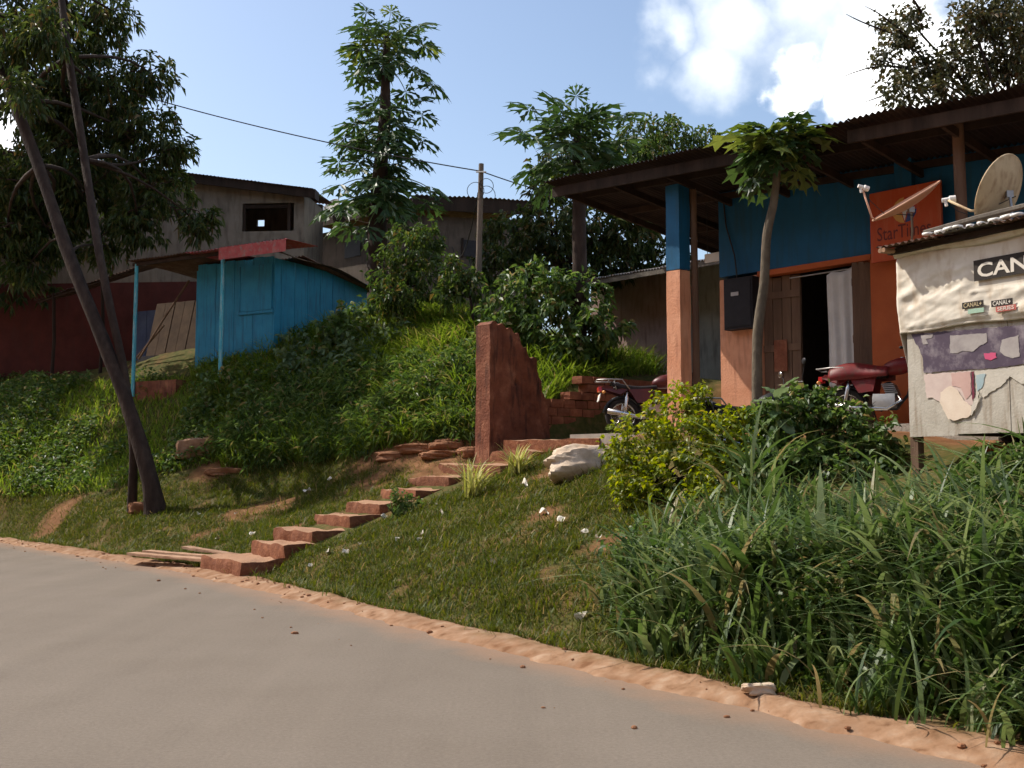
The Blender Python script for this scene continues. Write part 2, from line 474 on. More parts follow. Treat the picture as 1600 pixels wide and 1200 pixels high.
class MB:
    """collects simple shapes; build() links them as ONE mesh object"""

    def __init__(s):
        s.v, s.f = [], []

    def add(s, vs, fs):
        o = len(s.v)
        s.v += [tuple(v) for v in vs]
        s.f += [tuple(i + o for i in f) for f in fs]
        return s

    def obox(s, o, a, b, c):
        """box spanned from corner o by the vectors a, b, c"""
        o, a, b, c = map(Vector, (o, a, b, c))
        vs = [o, o + a, o + a + b, o + b, o + c, o + a + c, o + a + b + c, o + b + c]
        fs = [(0, 3, 2, 1), (4, 5, 6, 7), (0, 1, 5, 4), (1, 2, 6, 5), (2, 3, 7, 6), (3, 0, 4, 7)]
        if a.cross(b).dot(c) < 0:
            fs = [f[::-1] for f in fs]
        return s.add(vs, fs)

    def box(s, c, size, R=None):
        h = [x / 2 for x in size]
        ax = [Vector((size[0], 0, 0)), Vector((0, size[1], 0)), Vector((0, 0, size[2]))]
        o = Vector((-h[0], -h[1], -h[2]))
        if R is not None:
            ax = [R @ x for x in ax]
            o = R @ o
        return s.obox(Vector(c) + o, *ax)

    def tube(s, pts, rad, n=8, cap=True):
        pts = [Vector(p) for p in pts]
        if isinstance(rad, (int, float)):
            rad = [rad] * len(pts)
        up = None
        rings = []
        for i, p in enumerate(pts):
            d = (pts[min(i + 1, len(pts) - 1)] - pts[max(i - 1, 0)]).normalized()
            if up is None:
                up = Vector((0, 0, 1)) if abs(d.z) < .9 else Vector((1, 0, 0))
            x = (up - d * up.dot(d)).normalized()
            y = d.cross(x)
            up = x
            rings.append([p + (x * math.cos(k * 2 * math.pi / n) + y * math.sin(k * 2 * math.pi / n)) * rad[i] for k in range(n)])
        o = len(s.v)
        for r in rings:
            s.v += [tuple(v) for v in r]
        for i in range(len(rings) - 1):
            for k in range(n):
                k2 = (k + 1) % n
                s.f.append((o + i * n + k, o + i * n + k2, o + (i + 1) * n + k2, o + (i + 1) * n + k))
        if cap:
            s.f.append(tuple(o + k for k in range(n))[::-1])
            s.f.append(tuple(o + (len(rings) - 1) * n + k for k in range(n)))
        return s

    def trunk(s, pts, rad, n=16, segs=44, amp=.13, seed=0):
        """a gnarled stem: the path rounded off, its skin pushed about by noise"""
        pts = [Vector(p) for p in pts]
        P_, R_ = [], []
        m = len(pts) - 1
        for i in range(segs + 1):
            x = i / segs * m
            k = min(int(x), m - 1)
            f = x - k
            a, b, c, d = pts[max(k - 1, 0)], pts[k], pts[k + 1], pts[min(k + 2, m)]
            P_.append(.5 * ((2 * b) + (c - a) * f + (2 * a - 5 * b + 4 * c - d) * f * f + (3 * b - a - 3 * c + d) * f ** 3))
            R_.append(rad[k] + (rad[k + 1] - rad[k]) * f)
        o = len(s.v)
        s.tube(P_, R_, n)
        for i in range(segs + 1):
            for k in range(n):
                q = Vector(s.v[o + i * n + k])
                a = k * 2 * math.pi / n
                w = float(fbm(np.array(math.cos(a) * 1.3 + seed + i * .11), np.array(math.sin(a) * 1.3 + i * .23), 300 + seed, 4)) - .5
                w += .35 * math.sin(a * 5 + i * .15) * .3
                s.v[o + i * n + k] = tuple(P_[i] + (q - P_[i]) * (1 + w * amp * 3))
        return s

    def torus(s, c, axis, R, r, n=24, m=8, flat=1.0):
        c, axis = Vector(c), Vector(axis).normalized()
        q = Vector((0, 0, 1)).rotation_difference(axis)
        o = len(s.v)
        for i in range(n):
            a = i * 2 * math.pi / n
            for j in range(m):
                t = j * 2 * math.pi / m
                p = Vector(((R + r * math.cos(t)) * math.cos(a), (R + r * math.cos(t)) * math.sin(a), r * flat * math.sin(t)))
                s.v.append(tuple(c + q @ p))
        for i in range(n):
            for j in range(m):
                s.f.append((o + i * m + j, o + ((i + 1) % n) * m + j, o + ((i + 1) % n) * m + (j + 1) % m, o + i * m + (j + 1) % m))
        return s

    def ball(s, c, r, n=12, m=8, R=None):
        c = Vector(c)
        o = len(s.v)
        if isinstance(r, (int, float)):
            r = (r, r, r)
        for i in range(m + 1):
            t = math.pi * i / m
            for k in range(n):
                a = k * 2 * math.pi / n
                p = Vector((r[0] * math.sin(t) * math.cos(a), r[1] * math.sin(t) * math.sin(a), r[2] * math.cos(t)))
                if R is not None:
                    p = R @ p
                s.v.append(tuple(c + p))
        for i in range(m):
            for k in range(n):
                k2 = (k + 1) % n
                s.f.append((o + i * n + k, o + (i + 1) * n + k, o + (i + 1) * n + k2, o + i * n + k2))
        return s

    def grid(s, fn, nu, nv):
        o = len(s.v)
        for j in range(nv + 1):
            for i in range(nu + 1):
                s.v.append(tuple(fn(i / nu, j / nv)))
        for j in range(nv):
            for i in range(nu):
                a = o + j * (nu + 1) + i
                s.f.append((a, a + 1, a + nu + 2, a + nu + 1))
        return s

    def slab(s, pts, d):
        """flat polygon (list of points) given thickness by the vector d"""
        pts = [Vector(p) for p in pts]
        d = Vector(d)
        n = len(pts)
        o = len(s.v)
        s.v += [tuple(p) for p in pts] + [tuple(p + d) for p in pts]
        s.f.append(tuple(o + i for i in range(n))[::-1])
        s.f.append(tuple(o + n + i for i in range(n)))
        for i in range(n):
            j = (i + 1) % n
            s.f.append((o + i, o + j, o + n + j, o + n + i))
        return s

    def build(s, name, mat, parent=None, smooth=False, kind=None):
        off = ORG.get(parent, Vector()) if parent is not None else Vector()
        V = np.array(s.v, float) - np.array(off)
        me = bpy.data.meshes.new(name)
        me.from_pydata(V.tolist(), [], s.f)
        me.materials.append(M[mat])
        me.polygons.foreach_set('use_smooth', np.full(len(s.f), smooth))
        me.update()
        return link(name, me, parent, kind)


def smooth_angle(o, deg=40):
    me = o.data
    me.polygons.foreach_set('use_smooth', np.full(len(me.polygons), True))
    me.set_sharp_from_angle(angle=math.radians(deg))
    return o


class Frame:
    """a wall's own axes: t along it (to the right), v inward, z up from its floor"""

    def __init__(s, o, u):
        s.o = Vector(o)
        s.u = Vector((u[0], u[1], 0)).normalized()
        s.b = Vector((-s.u.y, s.u.x, 0))
        s.z = Vector((0, 0, 1))

    def p(s, t, v, z):
        return s.o + s.u * t + s.b * v + s.z * z

    def box(s, mb, t0, t1, v0, v1, z0, z1):
        return mb.obox(s.p(t0, v0, z0), s.u * (t1 - t0), s.b * (v1 - v0), s.z * (z1 - z0))

    def t_at(s, px, v):
        """t of the point of plane v that the photo shows at column px"""
        k = (px - 800) / F
        q = s.o + s.b * v
        # X = k*(Y*cp + (z)*sp)/cp, height term small: ignored
        return (k * q.y - q.x) / (s.u.x - k * s.u.y)


def smoothstep(a, b, x):
    t = np.clip((x - a) / (b - a), 0, 1)
    return t * t * (3 - 2 * t)


def vnoise(x, y, seed=0):
    x, y = np.asarray(x, float), np.asarray(y, float)
    xi, yi = np.floor(x).astype(np.int64), np.floor(y).astype(np.int64)
    fx, fy = x - xi, y - yi
    fx, fy = fx * fx * (3 - 2 * fx), fy * fy * (3 - 2 * fy)

    def h(a, b):
        n = (a * 374761393 + b * 668265263 + seed * 1442695041) & 0x7fffffff
        n = ((n ^ (n >> 13)) * 1274126177) & 0x7fffffff
        return ((n ^ (n >> 16)) & 0xffff) / 65535.0
    return (h(xi, yi) * (1 - fx) + h(xi + 1, yi) * fx) * (1 - fy) + (h(xi, yi + 1) * (1 - fx) + h(xi + 1, yi + 1) * fx) * fy


def fbm(x, y, seed=0, oct=4):
    v, a, t = 0, 1, 0
    for i in range(oct):
        v = v + a * vnoise(x * 2 ** i, y * 2 ** i, seed + i * 17)
        t += a
        a *= .5
    return v / t


RNG = np.random.default_rng(11)
RND = random.Random(7)

# ------------------------------------------------------------------ ground: road, earth bank, terraces
EDGE = np.array([(60, -69), (8.2, -1.2), (4.6, 3.6), (2.70, 5.96), (1.05, 8.24), (-1.36, 11.76), (-5.1, 17.3), (-11.5, 24.5), (-20, 33), (-160, 170)], float)


def edge_sp(X, Y):
    """arc length s along the road edge and signed distance p (positive uphill of it)"""
    X, Y = np.asarray(X, float), np.asarray(Y, float)
    best = np.full(X.shape, 1e9)
    S, P = np.zeros(X.shape), np.zeros(X.shape)
    s0 = 0.0
    for A, B in zip(EDGE[:-1], EDGE[1:]):
        d = B - A
        L = np.hypot(*d)
        d = d / L
        t = np.clip((X - A[0]) * d[0] + (Y - A[1]) * d[1], 0, L)
        qx, qy = X - A[0] - d[0] * t, Y - A[1] - d[1] * t
        dist = np.hypot(qx, qy)
        sgn = np.sign(qx * d[1] - qy * d[0])
        m = dist < best
        best = np.where(m, dist, best)
        S = np.where(m, s0 + t, S)
        P = np.where(m, dist * sgn, P)
        s0 += L
    return S, P


ST0 = Vector((-4.33, 16.40, 0))                            # foot of the steps
ST_D = Vector((.835, .55, 0)).normalized()                 # uphill
ST_R = Vector((ST_D.y, -ST_D.x, 0))                        # along a tread, towards the right end

UB = Vector((.68, -.733, 0)).normalized()                  # the shop front's direction
FB = Frame((2.62, 17.0, 2.2), UB)
CPTS = []


def cpt(x, y, z):
    CPTS.append((x, y, z))


def cpx(px, py, Y):
    q = at(px, py, Y)
    CPTS.append(tuple(q))


for (x, y), n in (((4.6, 3.6), (.8, .6)), ((2.8, 5.96), (.8, .6)), ((.98, 8.34), (.81, .58)), ((-.2, 10.1), (.82, .57)), ((-1.4, 11.8), (.83, .56)), ((-3.0, 14.2), (.83, .56))):
    for p, z in ((0.0, .02), (1.0, .30), (2.3, .82), (3.8, 1.36), (5.2, 1.85)):
        cpt(x + n[0] * p, y + n[1] * p, z)
for (x, y) in ((8.2, -1.2), (-5.1, 17.4), (-8.3, 21.0), (-11.5, 24.5), (-15, 28), (-20, 33)):
    cpt(x, y, .02)
for k in range(1, 7):
    q = ST0 + ST_D * (k * .93)
    cpt(q.x, q.y, .12 + k * .315)
for a in ((245, 803, 22.0), (500, 722, 22.6), (380, 742, 23.2), (650, 692, 21.0), (738, 692, 20.3), (420, 800, 20.6), (330, 800, 21.4), (130, 790, 24.4), (40, 778, 26.6),
          (620, 512, 26.0), (735, 520, 24.4), (520, 530, 26.6), (400, 556, 26.6), (330, 578, 27.0), (560, 640, 23.6), (690, 620, 21.8),
          (200, 590, 28.6), (120, 640, 29.0), (250, 640, 26.8), (0, 690, 29.5), (60, 600, 32.5), (0, 600, 35), (-150, 600, 38), (0, 570, 42), (150, 700, 26.8),
          (800, 560, 23.2), (850, 575, 22.6), (950, 560, 24.5), (760, 520, 25.5), (700, 500, 28), (550, 520, 30), (400, 560, 34)):
    cpx(*a)
for t, v, z in ((-2, -.6, -.12), (0, -.8, -.05), (-1, .5, -.02), (0, .5, 0), (1.5, -.8, -.1), (1.5, 0, 0), (3, 0, 0), (1, 2, 0), (4.5, .5, 0), (6, 2, 0), (3, 5, .1), (0, 3, .1), (8, 4, .2), (-1.6, 1.6, 0)):
    q = FB.p(t, v, z)
    cpt(*q)
for x, y, z in ((4.5, 12.2, 1.55), (5.5, 10.5, 1.55), (6.6, 12.5, 1.9), (7.5, 9, 1.7), (9, 8, 2.0), (3.2, 26, 3.7), (6, 25, 3.7), (1, 29, 4.4), (9, 27, 3.8), (14, 20, 3), (14, 10, 2.6), (-4, 36, 4.8), (-14, 40, 4.2)):
    cpt(x, y, z)
CP = np.array(CPTS)


def _phi(r2):
    return np.where(r2 > 1e-9, .5 * r2 * np.log(np.maximum(r2, 1e-9)), 0)


_n = len(CP)
_d2 = ((CP[:, None, :2] - CP[None, :, :2]) ** 2).sum(-1)
_K = np.zeros((_n + 3, _n + 3))
_K[:_n, :_n] = _phi(_d2) + np.eye(_n) * 0.12
_Pm = np.c_[np.ones(_n), CP[:, :2]]
_K[:_n, _n:], _K[_n:, :_n] = _Pm, _Pm.T
_W = np.linalg.solve(_K, np.r_[CP[:, 2], 0, 0, 0])


def tps(X, Y):
    X, Y = np.asarray(X, float), np.asarray(Y, float)
    r = _W[_n] + _W[_n + 1] * X + _W[_n + 2] * Y
    for i in range(_n):
        r = r + _W[i] * _phi((X - CP[i, 0]) ** 2 + (Y - CP[i, 1]) ** 2)
    return r


def hz(X, Y, S=None, P=None):
    """height of the earth at X, Y"""
    X, Y = np.asarray(X, float), np.asarray(Y, float)
    if P is None:
        S, P = edge_sp(X, Y)
    z = tps(X, Y)
    far = smoothstep(12, 30, np.hypot((X + 1) * 1.1, (Y - 19)))
    z = z * (1 - far) + 4.3 * far
    z = np.clip(z, 0.02, 5.6)
    z = z + (fbm(X * 1.3, Y * 1.3, 3) - .5) * .12 * smoothstep(.6, 2, P)
    nz = fbm(X * 1.7, Y * 1.7, 9)
    lip = .03 + (.015 + .06 * nz) * np.exp(-((P - .18 - .2 * (nz - .5)) / .14) ** 2) + (fbm(X * 4, Y * 4, 5) - .5) * .03 * smoothstep(-.05, .2, P)
    k = smoothstep(.35, 1.15, P)
    z = lip * (1 - k) + z * k
    w = (fbm(X * 2.1, Y * 2.1, 21) - .5) * .42
    a, l = (X - ST0.x) * ST_D.x + (Y - ST0.y) * ST_D.y, (X - ST0.x) * ST_R.x + (Y - ST0.y) * ST_R.y
    cut = smoothstep(-1.2, -.7, l) * smoothstep(1.9, .9, l) * smoothstep(-.35, .1, a) * smoothstep(6.6, 5.9, a)
    zc = np.minimum(z, np.maximum(.03, .333 * a + .10 - .05 * smoothstep(.5, .9, l)))
    z = z * (1 - cut) + zc * cut
    tt, vv = (X - FB.o.x) * UB.x + (Y - FB.o.y) * UB.y, (X - FB.o.x) * FB.b.x + (Y - FB.o.y) * FB.b.y
    ter = smoothstep(-3.95, -3.78, tt) * smoothstep(-.8, -.2, vv) * smoothstep(5.6, 4.7, vv)
    z = z * (1 - ter) + np.minimum(z, 2.165) * ter
    sky_block_hill = 24 * smoothstep(-12, -42, P) + (fbm(X * .2, Y * .2, 33) - .5) * 3 * smoothstep(-13, -20, P)  # unseen slope behind the camera, added to block part of the sky light
    z = np.where(P < -12, sky_block_hill, z)
    road_in = smoothstep(-11.5, -10.2, P) *  smoothstep(.02, -.35, P + w)
    return z * (1 - road_in) + (-.12) * road_in


def hz1(x, y):
    return float(hz(np.array([x]), np.array([y]))[0])


def ground_hit(px, py, y0=5.0, y1=45.0):
    """where the sight line through a photo pixel meets the earth"""
    d = ray(px, py)
    Yv = np.linspace(y0, y1, 1600)
    Xv, Zv = d.x / d.y * Yv, CAMZ + d.z / d.y * Yv
    g = hz(Xv, Yv) - Zv
    i = int(np.argmax(g > 0)) if (g > 0).any() else len(Yv) - 1
    return Vector((Xv[i], Yv[i], float(hz(Xv[i:i + 1], Yv[i:i + 1])[0])))


def axis(lo, hi, step, ext, n):
    mid = np.arange(lo, hi + 1e-6, step)
    g = (np.linspace(0, 1, n + 1)[1:]) ** 3
    return np.concatenate([lo - (ext * g + step * np.arange(1, n + 1))[::-1], mid, hi + ext * g + step * np.arange(1, n + 1)])


gx, gy = axis(-17, 11, .12, 700, 26), axis(2, 36, .12, 700, 26)
GX, GY = np.meshgrid(gx, gy)
GS, GP = edge_sp(GX, GY)
GZ = hz(GX, GY, GS, GP)
nx, ny = len(gx), len(gy)
ii = np.arange(nx * ny).reshape(ny, nx)
quads = np.stack([ii[:-1, :-1], ii[:-1, 1:], ii[1:, 1:], ii[1:, :-1]], -1).reshape(-1, 4)

# bare earth where feet and water keep it bare: the verge, the head of the steps, patches on the lawn
BARE_SPOTS = [(620, 722, 1.2), (690, 730, 1.0), (770, 712, .9), (650, 705, 1.7), (735, 700, 1.2), (700, 718, 1.0), (590, 715, .9), (780, 730, .8), (400, 800, 1.0), (330, 832, .5), (860, 800, .4), (950, 850, .35), (90, 805, .6),
              (870, 735, .8), (340, 735, .7), (560, 790, .35), (470, 820, .3)]
BARE_XY = [(ground_hit(a, b), r) for a, b, r in BARE_SPOTS]


def bare(X, Y, P):
    n = fbm(X * 1.1, Y * 1.1, 40)
    n2 = fbm(X * 3.1, Y * 3.1, 44)
    m = smoothstep(.30, .12, P + (n - .5) * .45)
    for c, r in BARE_XY:
        d = np.hypot(X - c.x, Y - c.y) / r
        m = np.maximum(m, .88 * smoothstep(1.15, .25, d + (n2 - .5) * 1.5))
    m = np.maximum(m, .4 * smoothstep(.52, .68, n2 * .6 + n * .4))
    t, v = (X - FB.o.x) * UB.x + (Y - FB.o.y) * UB.y, (X - FB.o.x) * FB.b.x + (Y - FB.o.y) * FB.b.y
    m = np.maximum(m, smoothstep(-3.6, -2.9, t) * smoothstep(-1.2, -.6, v))
    return m


GB = bare(GX, GY, GP)
g_me = np_mesh("ground", np.stack([GX, GY, GZ], -1).reshape(-1, 3), quads, [], smooth=True)
ca = g_me.color_attributes.new("cover", 'FLOAT_COLOR', 'POINT')
edge_sand = smoothstep(.62, .2, GP + (fbm(GX * 2, GY * 2, 60) - .5) * .8) * (.55 + .45 * smoothstep(.35, .6, fbm(GX * 4, GY * 4, 61)))
ca.data.foreach_set('color', np.stack([GB, edge_sand, 0 * GB, 0 * GB + 1], -1).astype(np.float32).ravel())


def earth_material():
    m = bpy.data.materials.new('earth')
    m.use_nodes = True
    n, l = m.node_tree.nodes, m.node_tree.links
    b = n['Principled BSDF']
    b.inputs['Roughness'].default_value, b.inputs['Specular IOR Level'].default_value = .95, .1
    at_ = n.new('ShaderNodeAttribute')
    at_.attribute_name = 'cover'
    sep = n.new('ShaderNodeSeparateColor')
    l.new(at_.outputs['Color'], sep.inputs[0])
    tc = n.new('ShaderNodeTexCoord')

    def noise(sc, det=8):
        q = n.new('ShaderNodeTexNoise')
        q.inputs['Scale'].default_value, q.inputs['Detail'].default_value = sc, det
        l.new(tc.outputs['Object'], q.inputs['Vector'])
        return q.outputs['Fac']

    def ramp(fac, stops):
        q = n.new('ShaderNodeValToRGB')
        e = q.color_ramp.elements
        e[0].position, e[0].color = stops[0][0], (*stops[0][1], 1)
        e[1].position, e[1].color = stops[-1][0], (*stops[-1][1], 1)
        for p_, c_ in stops[1:-1]:
            e.new(p_).color = (*c_, 1)
        l.new(fac, q.inputs['Fac'])
        return q.outputs['Color']

    def mix(f, a, c):
        q = n.new('ShaderNodeMix')
        q.data_type = 'RGBA'
        l.new(f, q.inputs['Factor'])
        l.new(a, q.inputs['A'])
        l.new(c, q.inputs['B'])
        return q.outputs['Result']
    turf = ramp(noise(9), [(.3, (.045, .05, .014)), (.5, (.075, .075, .02)), (.7, (.13, .085, .035))])
    soil = ramp(noise(5), [(.3, (.12, .055, .025)), (.5, (.18, .082, .038)), (.72, (.26, .13, .065))])
    sand = ramp(noise(7, 12), [(.30, (.16, .08, .042)), (.42, (.27, .155, .09)), (.55, (.32, .195, .12)), (.7, (.38, .26, .175))])
    c = mix(sep.outputs[0], turf, soil)
    c = mix(sep.outputs[1], c, sand)
    l.new(c, b.inputs['Base Color'])
    bp = n.new('ShaderNodeBump')
    bp.inputs['Strength'].default_value, bp.inputs['Distance'].default_value = .45, .03
    l.new(noise(16, 12), bp.inputs['Height'])
    l.new(bp.outputs[0], b.inputs['Normal'])
    MATS['earth'] = m
    return m


g_me.materials.append(earth_material())
ground = link("ground", g_me, kind="structure")
tag(ground, "red earth bank with short turf rising from the road", None)

# the road: a strip along the edge line
rs = []
fine = []
for A, B in zip(EDGE[:-1], EDGE[1:]):
    k = max(1, int(np.hypot(*(B - A)) / 1.2))
    fine += [A + (B - A) * i / k for i in range(k)]
fine = np.array(fine + [EDGE[-1]])
for _ in range(4):
    fine[1:-1] = (fine[:-2] + 2 * fine[1:-1] + fine[2:]) / 4
tan = np.gradient(fine, axis=0)
tan /= np.hypot(tan[:, 0], tan[:, 1])[:, None]
nrm = np.stack([tan[:, 1], -tan[:, 0]], -1)
offs = np.array([.12, -.15, -.4, -.7, -1.1, -1.6, -2.4, -4, -6, -8, -10.5])
RV = np.concatenate([np.c_[fine + nrm * o, np.full(len(fine), .0 + (.05 * (1 - ((o + 5) / 5.5) ** 2)) * 0)] for o in offs])
nf = len(fine)
rq = [(j * nf + i, j * nf + i + 1, (j + 1) * nf + i + 1, (j + 1) * nf + i) for j in range(len(offs) - 1) for i in range(nf - 1)]


def asphalt_material():
    m = M['asphalt']
    n, l = m.node_tree.nodes, m.node_tree.links
    b = n['Principled BSDF']
    tc = n.new('ShaderNodeTexCoord')
    src = b.inputs['Base Color'].links[0].from_socket
    # dust swept into long streaks by traffic, and fine aggregate
    mp = n.new('ShaderNodeMapping')
    mp.inputs['Rotation'].default_value = (0, 0, math.radians(-56))
    mp.inputs['Scale'].default_value = (3.0, .12, 1)
    mp.vector_type = 'POINT'
    l.new(tc.outputs['Object'], mp.inputs['Vector'])
    q = n.new('ShaderNodeTexNoise')
    q.inputs['Scale'].default_value, q.inputs['Detail'].default_value = .7, 5
    l.new(mp.outputs[0], q.inputs['Vector'])
    g = n.new('ShaderNodeTexNoise')
    g.inputs['Scale'].default_value, g.inputs['Detail'].default_value, g.inputs['Roughness'].default_value = 34, 9, .9
    l.new(tc.outputs['Object'], g.inputs['Vector'])
    ad = n.new('ShaderNodeMath')
    ad.operation = 'MULTIPLY_ADD'
    l.new(g.outputs['Fac'], ad.inputs[0])
    ad.inputs[1].default_value = 1.6
    q2 = n.new('ShaderNodeMath')
    q2.operation = 'MULTIPLY_ADD'
    l.new(q.outputs['Fac'], q2.inputs[0])
    q2.inputs[1].default_value, q2.inputs[2].default_value = .3, .35
    l.new(q2.outputs[0], ad.inputs[2])
    mr = n.new('ShaderNodeMapRange')
    mr.inputs['From Min'].default_value, mr.inputs['From Max'].default_value = .85, 1.75
    mr.inputs['To Min'].default_value, mr.inputs['To Max'].default_value = .55, 1.45
    l.new(ad.outputs[0], mr.inputs['Value'])
    hs = n.new('ShaderNodeHueSaturation')
    l.new(mr.outputs[0], hs.inputs['Value'])
    l.new(src, hs.inputs['Color'])
    # red dust blown in from the verge, thinning out in uneven tongues
    at_ = n.new('ShaderNodeAttribute')
    at_.attribute_name = 'dust'
    dn = n.new('ShaderNodeTexNoise')
    dn.inputs['Scale'].default_value, dn.inputs['Detail'].default_value = 2.2, 8
    l.new(tc.outputs['Object'], dn.inputs['Vector'])
    s1 = n.new('ShaderNodeMath')
    s1.operation = 'ADD'
    l.new(at_.outputs['Fac'], s1.inputs[0])
    l.new(dn.outputs['Fac'], s1.inputs[1])
    m2 = n.new('ShaderNodeMapRange')
    m2.inputs['From Min'].default_value, m2.inputs['From Max'].default_value = .75, 1.35
    m2.inputs['To Max'].default_value = .5
    l.new(s1.outputs[0], m2.inputs['Value'])
    mx = n.new('ShaderNodeMix')
    mx.data_type = 'RGBA'
    l.new(m2.outputs[0], mx.inputs['Factor'])
    l.new(hs.outputs['Color'], mx.inputs['A'])
    mx.inputs['B'].default_value = (.33, .19, .115, 1)
    l.new(mx.outputs['Result'], b.inputs['Base Color'])


asphalt_material()
r_me = np_mesh("road", RV, np.array(rq), 'asphalt', smooth=True)
dust = np.repeat(smoothstep(-.9, .12, offs), nf)
r_ca = r_me.color_attributes.new("dust", 'FLOAT_COLOR', 'POINT')
r_ca.data.foreach_set('color', np.stack([dust, dust, dust, dust * 0 + 1], -1).astype(np.float32).ravel())
road = link("road", r_me, kind="structure")
tag(road, "dusty grey-beige asphalt road in the foreground", None)


# ------------------------------------------------------------------ shared builders
def corr_sheet(o, u, w, lu, lw, pitch=.085, amp=.018, sag=0.0, seed=0, nw=6):
    """corrugated sheet from corner o, corrugations side by side along u, running along w"""
    mb = MB()
    o, u, w = Vector(o), Vector(u).normalized(), Vector(w).normalized()
    n = u.cross(w).normalized()
    if n.z < 0:
        n = -n
    nu = max(6, int(lu / pitch * 6))

    def fn(a, b):
        x = a * lu
        q = math.sin(x / pitch * 2 * math.pi) * amp
        q -= sag * 4 * b * (1 - b)
        q += (vnoise(np.array(x * 1.5 + seed), np.array(b * lw * .8 + seed * 3), seed) - .5) * .03
        return o + u * x + w * (b * lw) + n * float(q)
    mb.grid(fn, nu, nw)
    return mb


def rough_block(mb, o, a, b, c, n=(6, 4, 3), amp=.015, seed=0):
    """a worn block spanned by a, b, c from corner o: subdivided faces pushed about by noise, corners rubbed off"""
    o, a, b, c = map(Vector, (o, a, b, c))
    base = len(mb.v)
    idx = {}
    cen = o + (a + b + c) / 2

    def vid(i, j, k):
        if (i, j, k) in idx:
            return idx[(i, j, k)]
        p = o + a * (i / n[0]) + b * (j / n[1]) + c * (k / n[2])
        ex = sum(1 for q, m_ in ((i, n[0]), (j, n[1]), (k, n[2])) if q in (0, m_))
        s_ = seed * 7.3
        d = Vector((vnoise(np.array(p.x * 5 + s_), np.array(p.y * 5 + p.z * 4), 1) - .5, vnoise(np.array(p.y * 5 + s_), np.array(p.z * 5 + p.x * 4), 2) - .5,
                    vnoise(np.array(p.x * 5 + s_), np.array(p.z * 5 - p.y * 3), 3) - .5))
        p = p + d * amp * 2
        if ex >= 2:
            p = p + (cen - p).normalized() * amp * (.7 if ex == 2 else 1.3)
        idx[(i, j, k)] = len(mb.v)
        mb.v.append(tuple(p))
        return idx[(i, j, k)]
    flip = a.cross(b).dot(c) < 0

    def quad(q):
        mb.f.append(tuple(q[::-1] if flip else q))
    for i in range(n[0]):
        for j in range(n[1]):
            quad([vid(i, j, 0), vid(i, j + 1, 0), vid(i + 1, j + 1, 0), vid(i + 1, j, 0)])
            quad([vid(i, j, n[2]), vid(i + 1, j, n[2]), vid(i + 1, j + 1, n[2]), vid(i, j + 1, n[2])])
    for i in range(n[0]):
        for k in range(n[2]):
            quad([vid(i, 0, k), vid(i + 1, 0, k), vid(i + 1, 0, k + 1), vid(i, 0, k + 1)])
            quad([vid(i, n[1], k), vid(i, n[1], k + 1), vid(i + 1, n[1], k + 1), vid(i + 1, n[1], k)])
    for j in range(n[1]):
        for k in range(n[2]):
            quad([vid(0, j, k), vid(0, j, k + 1), vid(0, j + 1, k + 1), vid(0, j + 1, k)])
            quad([vid(n[0], j, k), vid(n[0], j + 1, k), vid(n[0], j + 1, k + 1), vid(n[0], j, k + 1)])
    return mb


_font_cache = {}


def text_mesh(name, body, mat, parent, origin, right, up, height, bold=0.0, width=None, depth=.002):
    """flat lettering as a thin mesh: baseline starts at origin, runs along right"""
    cu = bpy.data.curves.new(name, 'FONT')
    cu.body, cu.size, cu.offset, cu.extrude = body, 1.0, bold, .0
    cu.resolution_u = 3
    tmp = bpy.data.objects.new(name, cu)
    COL.objects.link(tmp)
    dg = bpy.context.evaluated_depsgraph_get()
    me = bpy.data.meshes.new_from_object(tmp.evaluated_get(dg))
    bpy.data.objects.remove(tmp)
    V = np.zeros(len(me.vertices) * 3)
    me.vertices.foreach_get('co', V)
    V = V.reshape(-1, 3)
    h = V[:, 1].max() - min(0, V[:, 1].min())
    k = height / h
    kx = k if width is None else width / (V[:, 0].max() - V[:, 0].min())
    right, up = Vector(right).normalized(), Vector(up).normalized()
    off = ORG.get(parent, Vector())
    W = np.array(Vector(origin) - off) + np.outer((V[:, 0] - V[:, 0].min()) * kx, np.array(right)) + np.outer(V[:, 1] * k, np.array(up))
    me.vertices.foreach_set('co', W.astype(np.float32).ravel())
    me.materials.clear()
    me.materials.append(M[mat])
    me.update()
    return link(name, me, parent)


# ------------------------------------------------------------------ the shop
tD0, tD1 = FB.t_at(1190, 1.2), FB.t_at(1366, 1.2)
shop = thing("shop_building", "blue and orange shop with rusty tin roof and open doorway, behind the bushes", "building", FB.p(0, 1.2, 0))
HB = 2.53                                                  # height where the orange paint stops
VW = 1.2
FB.box(MB(), 0, 1, 0, 1, 0, 1)
mb = MB()
FB.box(mb, -.08, tD0, VW, VW + .2, -.3, HB)
mb.build("wall", 'orange_paint', shop)
mb = MB()
FB.box(mb, tD1, 7.2, VW, VW + .2, -.3, HB)
mb.build("wall", 'orange_deep', shop)
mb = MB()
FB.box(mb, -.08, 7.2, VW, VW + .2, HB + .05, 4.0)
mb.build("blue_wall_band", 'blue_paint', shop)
mb = MB()
FB.box(mb, tD0 - .02, tD1 + .02, VW - .02, VW + .2, HB - .04, HB + .045)
mb.build("door_lintel", 'orange_deep', shop)
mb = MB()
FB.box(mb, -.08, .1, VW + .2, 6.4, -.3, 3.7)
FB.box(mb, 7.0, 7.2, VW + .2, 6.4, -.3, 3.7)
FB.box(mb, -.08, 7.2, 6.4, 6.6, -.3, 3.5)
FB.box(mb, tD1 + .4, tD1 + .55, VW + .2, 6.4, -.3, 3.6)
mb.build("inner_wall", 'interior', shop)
mb = MB()
FB.box(mb, -1.9, 7.4, -.5, 6.6, -.6, -.02)
